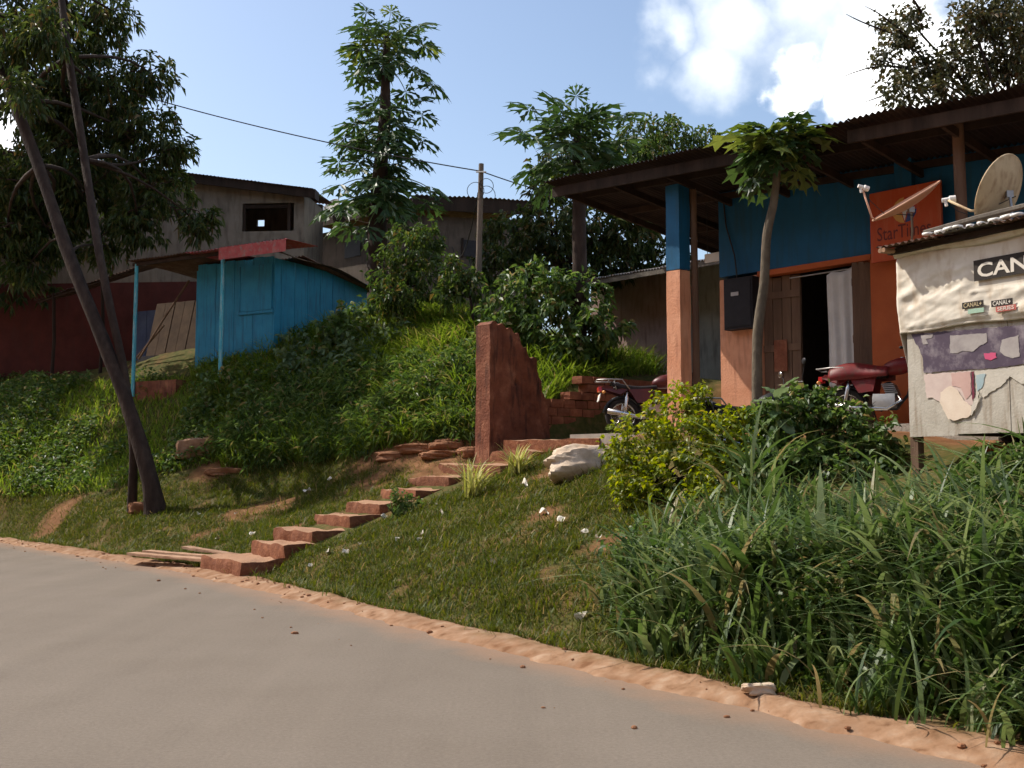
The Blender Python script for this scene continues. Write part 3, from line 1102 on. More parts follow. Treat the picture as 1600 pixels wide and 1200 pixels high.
mb.build("floor_slab", 'concrete', shop)
# pilaster by the sign
tp = FB.t_at(1428, VW)
mb = MB()
FB.box(mb, tp - .13, tp + .13, VW - .12, VW - .003, HB + .06, 4.0)
mb.build("pilaster", 'blue_paint', shop)
# painted porch column, blue above, orange below; the orange at its foot is chipped
for z0, z1, mt, nm in ((-.15, HB, 'orange_paint', "column_base"), (HB + .002, 3.9, 'blue_paint', "column_top")):
    mb = MB()
    rough_block(mb, FB.p(-.13, -.13, z0), FB.u * .27, FB.b * .27, Vector((0, 0, z1 - z0)), (3, 3, 14), .007, 3)
    smooth_angle(mb.build(nm, mt, shop), 50)
# wooden porch posts
for t, v, w_ in ((FB.t_at(1513, 0), 0.0, .085), (.16, .22, .06), (6.9, 0, .085)):
    mb = MB()
    zt = 3.86
    mb.tube([FB.p(t, v, -.3), FB.p(t + .01, v, 1.6), FB.p(t - .01, v, zt)], [w_, w_ * .95, w_ * .9], 8)
    smooth_angle(mb.build("porch_post", 'wood', shop), 50)
# roof: front edge high, falling to the back
R_T0, R_T1, R_V0, R_V1 = -2.35, 8.0, -.62, 6.9


def roof_z(t, v):
    return 4.27 - .10 * (v - R_V0) - .054 * (t - R_T0)


sheet_w = .82
k = 0
t = R_T0
while t < R_T1 - .05:
    w_ = min(sheet_w, R_T1 - t)
    j = RND.uniform(-.09, .06)
    lift = .012 * (k % 2) + RND.uniform(0, .012)
    o = FB.p(t, R_V0 + j, roof_z(t, R_V0 + j) + .04 + lift)
    e = FB.p(t, R_V1, roof_z(t, R_V1) + .04 + lift)
    u2 = FB.p(t + 1, 0, roof_z(t + 1, 0)) - FB.p(t, 0, roof_z(t, 0))
    corr_sheet(o, u2, e - o, w_ + .05, (e - o).length, seed=k, nw=8).build("roof_sheet", 'shaded_roof_tin', shop, smooth=True)
    t += sheet_w
    k += 1
tf0 = FB.t_at(1322, -.5)
for t0, t1, v in ((R_T0 + .05, tf0 - .3, -.50), (tf0 + .12, R_T1, -.50)):
    mb = MB()
    z0, z1 = roof_z(t0, v), roof_z(t1, v)
    mb.obox(FB.p(t0, v, z0 - .20), FB.u * (t1 - t0) + Vector((0, 0, z1 - z0)), FB.b * .045, Vector((0, 0, .17)))
    mb.build("fascia_board", 'dark_wood', shop)
for v in (.0, 1.1, 2.6, 4.2, 5.8):
    mb = MB()
    z0, z1 = roof_z(R_T0 + .1, v), roof_z(R_T1 - .1, v)
    mb.obox(FB.p(R_T0 + .1, v, z0 - .11), FB.u * (R_T1 - R_T0 - .2) + Vector((0, 0, z1 - z0)), FB.b * .06, Vector((0, 0, .10)))
    mb.build("purlin", 'dark_wood', shop)
for t in np.arange(R_T0 + .3, R_T1, 1.1):
    mb = MB()
    z0, z1 = roof_z(t, R_V0 + .1), roof_z(t, R_V1 - .3)
    mb.obox(FB.p(t, R_V0 + .17, z0 - .22), FB.b * (R_V1 - R_V0 - .5) + Vector((0, 0, z1 - z0)), FB.u * .05, Vector((0, 0, .11)))
    mb.build("rafter", 'dark_wood', shop)
# doors: two plank leaves folded inward
def plank_leaf(t0, t1, v0, v1, z1, n, mat, nm):
    d = thing_part = None
    A, B = FB.p(t0, v0, .02), FB.p(t1, v1, .02)
    ax = (B - A)
    L = ax.length
    ax.normalize()
    nn = Vector((-ax.y, ax.x, 0))
    leaf = MB().obox(A + nn * .03, ax * L, nn * .012, Vector((0, 0, z1 - .05))).build(nm, mat, shop)
    for zz in (.35, 1.25, 2.1):
        MB().obox(A - nn * .02 + Vector((0, 0, zz)), ax * L, nn * .018, Vector((0, 0, .11))).build("ledge", mat, leaf)
    for i in range(n):
        q = MB()
        q.obox(A + ax * (L * i / n + .006), ax * (L / n - .012), nn * (.022 + .006 * (i % 2)), Vector((0, 0, z1 - RND.uniform(0, .03))))
        q.build("plank", mat, leaf)
    return leaf


tL = FB.t_at(1246, VW)
plank_leaf(tD0 + .01, tL, VW + .10, VW + .16, 2.46, 4, 'wood', "door_leaf")
plank_leaf(tD1 - .02, FB.t_at(1338, VW) + .05, VW + .05, VW - .12, 2.46, 3, 'wood', "door_leaf")
mb = MB()
mb.obox(FB.p(tD0 + .2, VW + .085, .95), FB.u * .24, FB.b * .012, Vector((0, 0, .5)))
mb.build("patch_board", 'plaster_mud', shop)

# curtain in the doorway
cur = thing("door_curtain", "pale grey cloth curtain hanging in the dark shop doorway", "curtain", FB.p(FB.t_at(1315, VW), VW - .02, 0))
c0, c1_ = FB.t_at(1296, VW), FB.t_at(1337, VW)
mb = MB()
mb.grid(lambda a, b: FB.p(c0 + (c1_ - c0) * (a * (1 - .08 * (1 - b))) + .01 * math.sin(b * 5), VW + .02 + .028 * math.sin(a * 15 + b * 1.2) * (1.1 - b * .6), .62 + .02 * math.sin(a * 7) + b * (1.74 + .06 * a)), 36, 24)
cl = mb.build("cloth", 'curtain_cloth', cur, smooth=True)
sm = cl.modifiers.new("thick", 'SOLIDIFY')
sm.thickness = .004
mb = MB()
mb.tube([FB.p(tL - .1, VW + .03, 2.40), FB.p(tD1, VW + .03, 2.41)], .012, 8)
mb.build("curtain_rod", 'dull_metal', cur)

# meter cabinet on the orange pier
e0, e1 = FB.t_at(1136, VW - .16), FB.t_at(1181, VW - .16)
mc = thing("meter_cabinet", "black electricity meter cabinet on the orange wall beside the doorway", "cabinet", FB.p((e0 + e1) / 2, VW, 1.7))
mb = MB()
FB.box(mb, e0, e1, VW - .19, VW - .004, 1.66, 2.49)
mb.build("case", 'black_box', mc)
mb = MB()
FB.box(mb, e0 + .03, e1 - .03, VW - .205, VW - .192, 1.70, 2.45)
dr = mb.build("door", 'black_box', mc)
mb = MB()
FB.box(mb, e0 + .15, e0 + .30, VW - .211, VW - .2065, 2.20, 2.26)
mb.build("label_plate", 'dull_metal', dr)
mb = MB()
mb.tube([FB.p(e0 + .2, VW - .1, 2.49), FB.p(e0 + .12, VW - .05, 2.9), FB.p(e0 - .05, VW - .03, 3.4), FB.p(e0 - .1, VW - .02, 3.8)], .012, 6)
mb.build("cable", 'wire_black', mc)

# shop sign
s0, s1 = FB.t_at(1368, VW - .2), FB.t_at(1481, VW - .2)
VS = VW - .2
zs0, zs1 = 2.40, 3.42
sg = thing("shop_sign", "square orange sign board with a round logo beside the doorway", "sign", FB.p((s0 + s1) / 2, VS, zs0))
mb = MB()
FB.box(mb, s0, s1, VS, VS + .05, zs0, zs1)
mb.build("board", 'sign_orange', sg)
mb = MB()
for tt in (s0 + .2, s1 - .2):
    FB.box(mb, tt, tt + .05, VS + .05, VW - .002, zs0 + .1, zs1 - .1)
mb.build("bracket", 'dull_metal', sg)
SW = s1 - s0
text_mesh("lettering", "StarTimes", 'sign_ink', sg, FB.p(s0 + SW * .10, VS - .004, zs0 + .30), FB.u, (0, 0, 1), .20, .006, SW * .76)
text_mesh("small_lettering", "Dist", 'sign_ink', sg, FB.p(s0 + SW * .10, VS - .004, zs0 + .17), FB.u, (0, 0, 1), .07, .004, SW * .2)
# logo: four petals round a pale four-pointed star
LC, LR = (s0 + SW * .50, zs0 + .69), .19


def lp(a, r, k):
    return FB.p(LC[0] + math.sin(a) * r, VS - k, LC[1] + math.cos(a) * r)


for q, mt in ((0, 'logo_red'), (1, 'logo_blue'), (2, 'logo_yellow'), (3, 'logo_yellow')):
    a0 = q * math.pi / 2
    pts = [lp(a0 + .02, LR * .96, .003)]
    pts += [lp(a0 + x * math.pi / 2, LR * (1.0 - .03 * math.sin(x * math.pi)), .003) for x in (.25, .5, .75)]
    pts += [lp(a0 + math.pi / 2 - .02, LR * .96, .003)]
    pts += [lp(a0 + math.pi / 4 + x, LR * (.30 + abs(x) * .55), .003) for x in (.45, .2, 0, -.2, -.45)]
    MB().slab(pts, FB.b * .002).build("logo_petal", mt, sg)
pts = []
for i in range(16):
    a = i * math.pi / 8
    r = LR * (.82 if i % 4 == 0 else (.22 if i % 4 == 2 else .36))
    pts.append(lp(a, r, .006))
MB().slab(pts, FB.b * .002).build("logo_star", 'logo_white', sg)

# small white plate at the end of the back roof
pl = MB()
q = at(1101, 411, 18.4)
FB2 = Frame(q, UB)
FB2.box(pl, 0, .36, 0, .03, 0, .15)
wp = thing("white_plate", "small white metal plate under the porch roof by the blue wall", "plate", tuple(q))
pl.build("plate", 'white_plastic', wp)
mb = MB()
mb.tube([FB2.p(.05, .015, .15), FB2.p(.05, .015, 1.2)], .006, 5)
mb.tube([FB2.p(.31, .015, .15), FB2.p(.31, .015, 1.2)], .006, 5)
mb.build("hanger", 'wire_black', wp)

# ------------------------------------------------------------------ satellite dishes
def dish(name, label, c, normal, R, mat, arm_dir, foot, asp=1.0):
    c, n = Vector(c), Vector(normal).normalized()
    t = thing(name, label, "satellite dish", tuple(foot))
    x = (Vector(arm_dir) - n * Vector(arm_dir).dot(n)).normalized()
    y = n.cross(x)
    dep = R * .20
    mb = MB()
    N, K = 40, 8
    def pt(a, r, k):
        return c + x * math.cos(a) * r * R + y * math.sin(a) * r * R * asp + n * (dep * (r * r - 1) + k)
    for k_, fl in ((0, False), (-.012, True)):
        o = len(mb.v)
        for i in range(K + 1):
            for j in range(N):
                mb.v.append(tuple(pt(j * 2 * math.pi / N, i / K, k_)))
        for i in range(K):
            for j in range(N):
                f = (o + i * N + j, o + (i + 1) * N + j, o + (i + 1) * N + (j + 1) % N, o + i * N + (j + 1) % N)
                mb.f.append(f[::-1] if fl else f)
    smooth_angle(mb.build("reflector", mat, t), 60)
    mb = MB()
    mb.tube([pt(j * 2 * math.pi / N, 1.0, -.004) for j in range(N + 1)], .013, 6)
    mb.build("rim", mat, t, smooth=True)
    tip = c + n * R * .95 + x * R * .85
    mb = MB()
    mb.tube([c + x * R * .98 - n * .02, c + x * R * 1.05 + n * .04, tip], .014, 6)
    arm = mb.build("feed_arm", mat, t, smooth=True)
    mb = MB()
    q = (c - tip).normalized()
    mb.tube([tip - q * .05, tip + q * .02, tip + q * .03, tip + q * .09], [.024, .026, .04, .036], 10)
    mb.tube([tip - q * .02, tip - q * .02 + Vector((0, 0, -.06)) - n * .02], .018, 8)
    mb.build("receiver", 'white_plastic', arm)
    mb = MB()
    back = c - n * (dep + .02)
    mb.box(back - n * .02, (.07, .07, .07))
    mb.tube([back - n * .03, back - n * .06 + (Vector(foot) - back) * .3, foot], .016, 8)
    mb.build("mount", 'dull_metal', t)
    mb = MB()
    m_ = (tip + c) / 2 - Vector((0, 0, R * .55))
    mb.tube([tip, tip * .6 + m_ * .4 - Vector((0, 0, .05)), m_, back - n * .1], .005, 5)
    mb.build("cable", 'wire_black', t)
    return t


P1 = at(1415, 314, 13.6)
ex = (at(1462, 287, 13.6) - at(1366, 343, 13.6))
d1R = ex.length / 2
vd = P1 - Vector((0, 0, CAMZ))
n1 = ex.cross(vd).normalized()
if n1.z < 0:
    n1 = -n1
dish("satellite_dish", "orange-stained satellite dish seen edge-on in front of the orange sign", P1, n1 - vd.normalized() * .03, d1R, 'dish_orange', -ex, FB.p(FB.t_at(1412, .2), .5, 2.1) + Vector((0, 0, .05)))

# ------------------------------------------------------------------ kiosk with the banner
FK = Frame(at(1421, 678, 12.0), (.52, -.854))
FK.o.z = 0
ZK0, ZK1, ZK2 = at(1421, 680, 12.0).z, at(1421, 521, 12.0).z, at(1421, 402, 12.0).z
KL, KD = 2.5, 1.7
ki = thing("kiosk", "raised kiosk clad in grey board and a cream banner, above the tall grass", "kiosk", FK.p(0, 0, hz1(FK.o.x, FK.o.y)))
for t, v in ((.05, .06), (KL - .05, .06), (.05, KD - .06), (KL - .05, KD - .06)):
    mb = MB()
    q = FK.p(t, v, 0)
    q.z = hz1(q.x, q.y) - .2
    mb.obox(q - FK.u * .05 - FK.b * .05, FK.u * .1, FK.b * .1, Vector((0, 0, ZK2 + .05 - q.z)))
    mb.build("leg", 'wood', ki)
mb = MB()
FK.box(mb, .11, KL - .11, .03, KD, ZK0 + .002, ZK0 + .09)
mb.build("floor_beam", 'dark_wood', ki)
for k in range(4):
    mb = MB()
    a, b = .02 + (KL - .04) * k / 4, .02 + (KL - .04) * (k + 1) / 4 - .006
    z1_ = ZK2 - RND.uniform(0, .02)
    FK.box(mb, a, b, -.018 - .004 * (k % 2), 0.0, ZK0 - .01 + RND.uniform(-.012, .012), z1_)
    mb.build("front_panel", 'kiosk_board', ki)
mb = MB()
FK.box(mb, -.004, .02, .115, KD - .11, ZK0 + .1, ZK2)
FK.box(mb, KL - .02, KL + .004, .115, KD - .11, ZK0 + .1, ZK2)
FK.box(mb, 0, KL, KD - .015, KD + .01, ZK0 + .1, ZK2)
mb.build("side_panel", 'grey_wood', ki)
mb = MB()
for k in range(9):
    a = .05 + (KL - .1) * k / 9
    FK.box(mb, a, a + (KL - .1) / 9 - .012, KD - .20, KD - .17, .9, ZK0 + .0)
mb.build("shade_skirt", 'dark_wood', ki, kind="stuff")  # dark planks added in place of the shadowed void under the kiosk
mb = MB()
rough_block(mb, FK.p(.35, .75, .9), FK.u * .75, FK.b * .4, Vector((0, 0, ZK0 - 1.0)), (6, 4, 5), .012, 3)
mb.build("base_block", 'orange_deep', ki)
# banner cloth, nailed on, sagging and creased
def cl_noise(t, z):
    a = float(fbm(np.array(t * 1.6 + z * 1.1), np.array(z * 5 - t * 1.7), 77))
    b = float(fbm(np.array(t * 3 - z * 1.5 + 9), np.array(z * 9 + t * 3), 78, 3))
    return (abs(a - .5) * -2 + .6) * .05 + (b - .5) * .025


tw0 = FK.t_at(1533, -.06)


def banner_pt(a, b):
    t = -.05 + a * (KL + .10)
    top = ZK2 + .02 - .03 * math.sin(a * 9) * .4 + .01
    bot = ZK1 - .012 * math.sin(a * 14)
    z = bot + (top - bot) * b
    damp = 1.0
    if t > tw0 - .12 and z > 3.45:
        damp = max(.12, 1 - (t - tw0 + .12) / .12)
    w_ = cl_noise(t, z) * damp * (1 - .6 * (b < .05 or b > .97))
    return FK.p(t, -.045 - .02 * math.sin(math.pi * b) - w_, z)


mb = MB()
mb.grid(banner_pt, 110, 46)
bn = mb.build("banner", 'banner_cloth', ki, smooth=True)
bn.modifiers.new("thick", 'SOLIDIFY').thickness = .004
# flap of the banner folded round the left corner
mb = MB()
mb.grid(lambda a, b: FK.p(-.05 + .03 * math.sin(b * 6) * a - .02 * a, -.045 + a * (.16 + .05 * math.sin(b * 7)), ZK1 - .42 * a * (1 - b) + (ZK2 - .02 - ZK1) * b), 8, 24)
fl = mb.build("banner_flap", 'banner_cloth', bn, smooth=True)
fl.modifiers.new("thick", 'SOLIDIFY').thickness = .004
mb = MB()
mb.grid(lambda a, b: FK.p(-.07 + a * (KL + .14), -.075 - .035 * math.sin(b * math.pi) + .012 * math.sin(a * 21), ZK2 - .02 - .02 * a + .13 * b + .018 * math.sin(a * 11)), 60, 6)
rl = mb.build("rolled_hem", 'banner_cloth', bn, smooth=True)
rl.modifiers.new("thick", 'SOLIDIFY').thickness = .006


def print_box(t0, t1, z0, z1, v, mt, nm, par):
    m_ = MB()
    FK.box(m_, t0, t1, v, v + .003, z0, z1)
    return m_.build(nm, mt, par)


VB = -.095
zt1, zt0 = at(1540, 409, 11.2).z, at(1540, 441, 11.2).z
print_box(tw0, tw0 + 1.12, zt0, zt1, VB, 'print_black', "name_plate", bn)
text_mesh("lettering", "CANAL+", 'print_white', bn, FK.p(tw0 + .045, VB - .004, zt0 + .035), FK.u, (0, 0, 1), zt1 - zt0 - .065, .022, 1.03)
for pa, pb, ya, yb, mt, tx, tm in ((1511, 1545, 472, 482, 'print_black', "CANAL+", 'print_gold'), (1557, 1591, 469, 479, 'print_black', "CANAL+", 'print_white'),
                                   (1520, 1545, 483, 490, 'print_green', "", ''), (1564, 1596, 478.5, 487, 'print_red', "SERIES", 'print_white')):
    a, b = FK.t_at(pa, -.08), FK.t_at(pb, -.08)
    Yc = FK.p((a + b) / 2, 0, 0).y
    z1_, z0_ = at(pa, ya, Yc).z, at(pa, yb, Yc).z
    print_box(a, b, z0_, z1_, VB - .002, mt, "channel_logo", bn)
    if tx:
        text_mesh("small_lettering", tx, tm, bn, FK.p(a + .02, VB - .006, z0_ + .012), FK.u, (0, 0, 1), (z1_ - z0_) * .7, .012, (b - a) - .04)


# torn posters pasted on the board below
def poly_px(pts, v, mt, nm, par, th=.002):
    P_ = []
    rr = random.Random(len(pts) * 31 + int(pts[0][0]))
    fine_ = []
    for (x, y), (x2, y2) in zip(pts, pts[1:] + pts[:1]):
        n_ = max(1, int(math.hypot(x2 - x, y2 - y) / 3.5))
        for i in range(n_):
            j = 0 if i == 0 else .9
            fine_.append((x + (x2 - x) * i / n_ + rr.uniform(-j, j), y + (y2 - y) * i / n_ + rr.uniform(-j, j)))
    for x, y in fine_:
        t = FK.t_at(x, v)
        Y = FK.p(t, v, 0).y
        P_.append(FK.p(t, v, at(x, y, Y).z))
    return MB().slab(P_, FK.b * th).build(nm, mt, par)


po = poly_px([(1428, 522), (1640, 505), (1640, 560), (1600, 569), (1560, 575), (1500, 578), (1446, 583), (1445, 560), (1441, 548), (1433, 534)], -.030, 'poster_purple', "poster", ki)
poly_px([(1489, 524), (1535, 521), (1546, 520), (1547, 534), (1534, 541), (1525, 549), (1508, 548), (1500, 552), (1488, 551)], -.034, 'poster_pale', "poster_patch", po)
poly_px([(1570, 531), (1597, 523), (1597, 557), (1586, 560), (1574, 556), (1566, 549)], -.034, 'poster_pale', "poster_patch", po)
poly_px([(1443, 524), (1462, 522), (1461, 527), (1450, 530), (1454, 537), (1446, 538)], -.034, 'poster_pale', "poster_patch", po)
poly_px([(1541, 552), (1560, 551), (1561, 559), (1552, 563), (1543, 561)], -.035, 'poster_magenta', "poster_patch", po)
p2 = poly_px([(1446, 585), (1520, 579.5), (1520, 612), (1521, 632), (1500, 640), (1492, 622), (1470, 628), (1458, 621), (1449, 622)], -.029, 'poster_pink', "poster", ki)
poly_px([(1489, 583), (1519, 581), (1519, 615), (1511, 624), (1503, 606), (1490, 603)], -.033, 'poster_rose', "poster_patch", p2)
poly_px([(1520.5, 581), (1525, 580), (1524, 618), (1521, 626)], -.034, 'poster_maroon', "poster_patch", p2)
poly_px([(1525.5, 580), (1640, 568), (1640, 590), (1598, 600), (1580, 588), (1566, 604), (1549, 613), (1538, 622), (1531, 610), (1527, 622)], -.031, 'paper_grey', "poster", ki)
poly_px([(1527, 586), (1543, 584), (1537, 604), (1529, 612)], -.036, 'poster_blue', "poster_patch", p2)
poly_px([(1484, 604), (1489, 603), (1496, 608), (1503, 618), (1510, 628), (1519, 634), (1521, 646), (1513, 652), (1501, 654), (1493, 657), (1482, 655), (1474, 640), (1469, 628), (1471, 613)], -.039, 'paper_cream', "torn_paper", ki, .003)
poly_px([(1523, 624), (1531, 611), (1530, 628), (1524, 640), (1518, 650), (1519, 634)], -.045, 'paper_grey', "torn_paper", ki, .003)
# tin roof of the kiosk with stones of mortar along it
for k in range(4):
    o = FK.p(-.12 + k * .70, -.30 + RND.uniform(-.05, .03), ZK2 + .10 + .006 * (k % 2))
    w_ = FK.p(0, 2.4, .32) - FK.p(0, 0, 0)
    corr_sheet(o, FK.u, w_, .74, 2.3, seed=40 + k, nw=6, amp=.014).build("roof_sheet", 'grey_tin' if k % 2 else 'rust_tin', ki, smooth=True)
mb = MB()
FK.box(mb, -.10, KL + .15, -.16, -.08, ZK2 + .025, ZK2 + .085)
mb.build("roof_beam", 'dark_wood', ki)
for t in (-.06, -.015):
    mb = MB()
    mb.tube([FK.p(t, -.33, ZK2 + .05), FK.p(t, .4, ZK2 + .08)], .028, 8)
    mb.build("pole_end", 'plank_wood', ki)
for k in range(9):
    mb = MB()
    t = .45 + k * .13
    rough_block(mb, FK.p(t, -.31 + RND.uniform(0, .06), ZK2 + .125), FK.u * RND.uniform(.06, .13), FK.b * .09, Vector((0, 0, .035)), (2, 2, 2), .01, k)
    mb.build("tin_scrap", 'white_plastic', ki, smooth=True)
mb = MB()
mb.tube([FK.p(.35, -.1, ZK2 + .2), FK.p(1.0, -.05, ZK2 + .25), FK.p(2.2, 0, ZK2 + .29)], .03, 6)
mb.tube([FK.p(.6, .1, ZK2 + .26), FK.p(1.3, .12, ZK2 + .31), FK.p(2.4, .1, ZK2 + .33)], .022, 6)
mb.build("roof_stick", 'grey_wood', ki)
d2c = at(1560, 300, 11.3)
dish("satellite_dish", "large tan satellite dish with feed arm mounted on the kiosk roof", d2c, (-.58, .70, .40), .40, 'dish_tan', (-.75, -.5, -.75), at(1571, 386, 11.0), 0.98)

# ------------------------------------------------------------------ back lean-to, between the shop and the wall
FL = Frame(at(915, 437, 26.0), UB)
FL.o.z = 3.5
lean = thing("lean_to", "low pinkish house with a tin eave behind the motorcycle", "house", FL.p(0, 1.9, 0))
zL = at(915, 437, 26.0).z - 3.5
tg = FL.t_at(1062, 1.9)
mb = MB()
FL.box(mb, -1.6, tg, 1.9, 2.1, -.6, zL + .3)
mb.build("wall", 'pink_wall', lean)
mb = MB()
FL.box(mb, tg + .003, 5.4, 1.9, 2.1, -.6, zL + .3)
mb.build("wall", 'grey_wall', lean)
mb = MB()
FL.box(mb, -1.6, 5.4, 3.8, 4.0, -.6, zL + .5)
FL.box(mb, -1.6, -1.4, 2.103, 3.797, -.6, zL + .3)
FL.box(mb, 5.2, 5.4, 2.103, 3.797, -.6, zL + .3)
mb.build("wall", 'grey_wall', lean)
for k in range(9):
    o = FL.p(-1.65 + k * .8, -.05 + RND.uniform(-.04, .04), zL - .02 + .006 * (k % 2))
    corr_sheet(o, FL.u, FL.p(0, 4.2, .95) - FL.p(0, 0, 0), .84, 4.3, seed=60 + k, nw=5).build("roof_sheet", 'grey_tin', lean, smooth=True)
mb = MB()
FL.box(mb, -1.6, 5.5, .0, .05, zL - .16, zL - .05)
mb.build("eave_board", 'grey_wood', lean)

# ------------------------------------------------------------------ broken wall
PW = at(766, 690, 19.5)
FW = Frame((PW.x, PW.y, PW.z - .12), FB.b)                 # runs inward from its free end
FW.b = -FB.u                                               # its thickness goes to the left
bw = thing("ruined_wall", "broken red mud-brick wall with a tall end pier at the head of the steps", "wall", tuple(FW.o))
prof = [(0, 2.25), (.78, 2.1), (.8, 1.84), (1.14, 1.8), (1.16, 1.5), (1.3, 1.48), (1.32, .98), (2.05, .95), (2.1, 1.18), (2.42, 1.2), (2.5, 1.5), (5.2, 1.44)]


def prof_h(t):
    for (a, ha), (b, hb) in zip(prof[:-1], prof[1:]):
        if a <= t <= b:
            return ha + (hb - ha) * (t - a) / (b - a)
    return prof[-1][1]


TH = .28
CH, BL = .165, .34
row = 0
z = -.35
while z < 2.3:
    t = 0.36 - (BL / 2 if row % 2 else 0)
    while t < 5.2:
        a, b = max(t, 1.34), min(t + BL - .012, 5.2)
        if b - a > .08 and z + CH * .55 < prof_h((a + b) / 2):
            mb = MB()
            dv = RND.uniform(-.012, .012)
            rough_block(mb, FW.p(a, dv, z), FW.u * (b - a), FW.b * TH, Vector((0, 0, CH - .012)), (3, 2, 2), .008, row * 31 + t)
            mb.build("brick", 'mud_brick', bw)
        t += BL
    z += CH
    row += 1
mb = MB()
FW.box(mb, 1.45, 5.18, .03, TH - .03, -.35, .88)
mb.build("mortar_core", 'mud_brick', bw)
# eroded rendered slab at the free end, top broken down to the right, with the stub of the return wall
def slab_h(t):
    pts_ = [(-.06, 2.26), (.1, 2.28), (.34, 2.22), (.52, 2.16), (.66, 2.10), (.70, 1.93), (.84, 1.86), (.88, 1.72), (1.02, 1.70), (1.1, 1.66), (1.14, 1.42), (1.22, 1.30), (1.26, 1.05), (1.34, .96), (1.42, .80)]
    for (a_, ha), (b_, hb) in zip(pts_[:-1], pts_[1:]):
        if a_ <= t <= b_:
            return ha + (hb - ha) * (t - a_) / (b_ - a_) + .03 * math.sin(t * 31)
    return pts_[-1][1]


mb = MB()
NT, NZ = 46, 44
zb0 = -.4
for fv in (0, 1):
    for i in range(NT + 1):
        for j in range(NZ + 1):
            t = -.06 + 1.48 * i / NT
            h_ = slab_h(t)
            z = zb0 + (h_ - zb0) * j / NZ
            flare = .05 * max(0, 1 - (z + .1) / .8) if z > -.1 else .05
            n1_ = float(fbm(np.array(t * 3.1 + fv * 9), np.array(z * 2.7), 200)) - .5
            n2_ = float(fbm(np.array(t * 9 + fv * 5), np.array(z * 9), 210, 3)) - .5
            pit = -.06 * max(0, 1 - math.hypot((t - .62) / .09, (z - 1.22) / .07)) - .05 * max(0, 1 - math.hypot((t - .98) / .05, (z - .95) / .2))
            v = (-.05 - flare - n1_ * .07 - n2_ * .035 - pit) if fv == 0 else TH + .04 + n1_ * .06
            e_ = -.04 * flare / .05 if i == 0 else 0
            mb.v.append(tuple(FW.p(t + e_, v, z)))
M_ = (NT + 1) * (NZ + 1)
vi = lambda f, i, j: f * M_ + i * (NZ + 1) + j
for i in range(NT):
    for j in range(NZ):
        mb.f.append((vi(0, i, j), vi(0, i + 1, j), vi(0, i + 1, j + 1), vi(0, i, j + 1)))
        mb.f.append((vi(1, i, j), vi(1, i, j + 1), vi(1, i + 1, j + 1), vi(1, i + 1, j)))
    mb.f.append((vi(0, i, NZ), vi(0, i + 1, NZ), vi(1, i + 1, NZ), vi(1, i, NZ)))
for j in range(NZ):
    mb.f.append((vi(0, 0, j), vi(0, 0, j + 1), vi(1, 0, j + 1), vi(1, 0, j)))
    mb.f.append((vi(0, NT, j), vi(1, NT, j), vi(1, NT, j + 1), vi(0, NT, j + 1)))
smooth_angle(mb.build("rendered_slab", 'plaster_mud', bw), 40)
for k, (z0, hh, w_) in enumerate(((1.25, .2, .16), (1.46, .2, .17))):
    mb = MB()
    rough_block(mb, FW.p(.04, TH + .02, z0), FW.u * .24, FW.b * w_, Vector((0, 0, hh)), (3, 3, 3), .01, 50 + k)
    mb.build("brick", 'mud_brick', bw)
# ------------------------------------------------------------------ steps
stp = thing("garden_steps", "flight of worn red earth steps climbing from the road through the lawn", "steps", tuple(ST0))
CORN = [(378, 880, 15.8), (445, 853, 16.2), (487, 831, 16.5), (548, 809, 16.9), (594, 787, 17.3), (650, 767, 17.7), (700, 747, 18.1), (745, 727, 18.5), (792, 709, 18.9)]
for k, cq in enumerate(CORN):
    c = at(*cq)
    nx_ = at(*CORN[k + 1]) if k + 1 < len(CORN) else c + ST_D * .6
    run = (nx_ - c).dot(ST_D) + .16
    w_ = (1.75, 1.35, 1.45, 1.5, 1.35, 1.4, 1.4, 1.5, 1.5)[k]
    if k >= 7:                                             # the top treads run on to the right, past the foot of the wall
        c = c + ST_R * .75
        w_ = 2.3
    tilt = Vector((0, 0, RND.uniform(-.03, .03)))
    rr = ST_R + Vector((RND.uniform(-.05, .05), RND.uniform(-.05, .05), 0))
    mb = MB()
    if k >= 7:
        c = c + Vector((0, 0, .03))
    rough_block(mb, c - rr * w_ - Vector((0, 0, .34)), rr * w_ + tilt, ST_D * run, Vector((0, 0, .34)), (16, 9, 5), .032, 70 + k)
    smooth_angle(mb.build("step", 'red_soil_step', stp), 32)
mb = MB()
o = Vector((*at(790, 700, 19.2).xy, 0))
rough_block(mb, Vector((o.x - .05, o.y, 1.75)), FB.u * 2.3, FB.b * .7, Vector((0, 0, .36)), (14, 5, 3), .02, 91)
smooth_angle(mb.build("landing_slab", 'red_soil_step', stp), 35)

# ------------------------------------------------------------------ blue shed on the terrace
FS = Frame(at(425, 540, 26.3), (.86, -.5))
FS.o.z = 3.95
zS = at(425, 402, 26.3).z - 3.95
sh = thing("blue_shed", "blue painted shed with a red and rusty roof on the terrace", "shed", tuple(FS.o))
tsl = -2.55
nb = 8
for k in range(nb):                                        # front boards, upright
    a, b = tsl + (0 - tsl) * k / nb, tsl + (0 - tsl) * (k + 1) / nb - .008
    mb = MB()
    FS.box(mb, a, b, -.005 * (k % 2), .05, -.4, zS + .05 - .02 * (k % 3))
    mb.build("board", 'shed_blue', sh)
for k in range(15):                                        # right side, upright boards following the falling roof
    mb = MB()
    a, b = 3.65 * k / 15, 3.65 * (k + 1) / 15 - .007
    FS.box(mb, .004, .05 + .006 * (k % 2) + RND.uniform(0, .004), a, b, -.4, zS - .02 - .12 * (k / 15) ** 2)
    mb.build("side_board", 'shed_blue', sh)
mb = MB()
FS.box(mb, tsl - .05, tsl - .003, .0, 3.65, -.4, zS - .1)
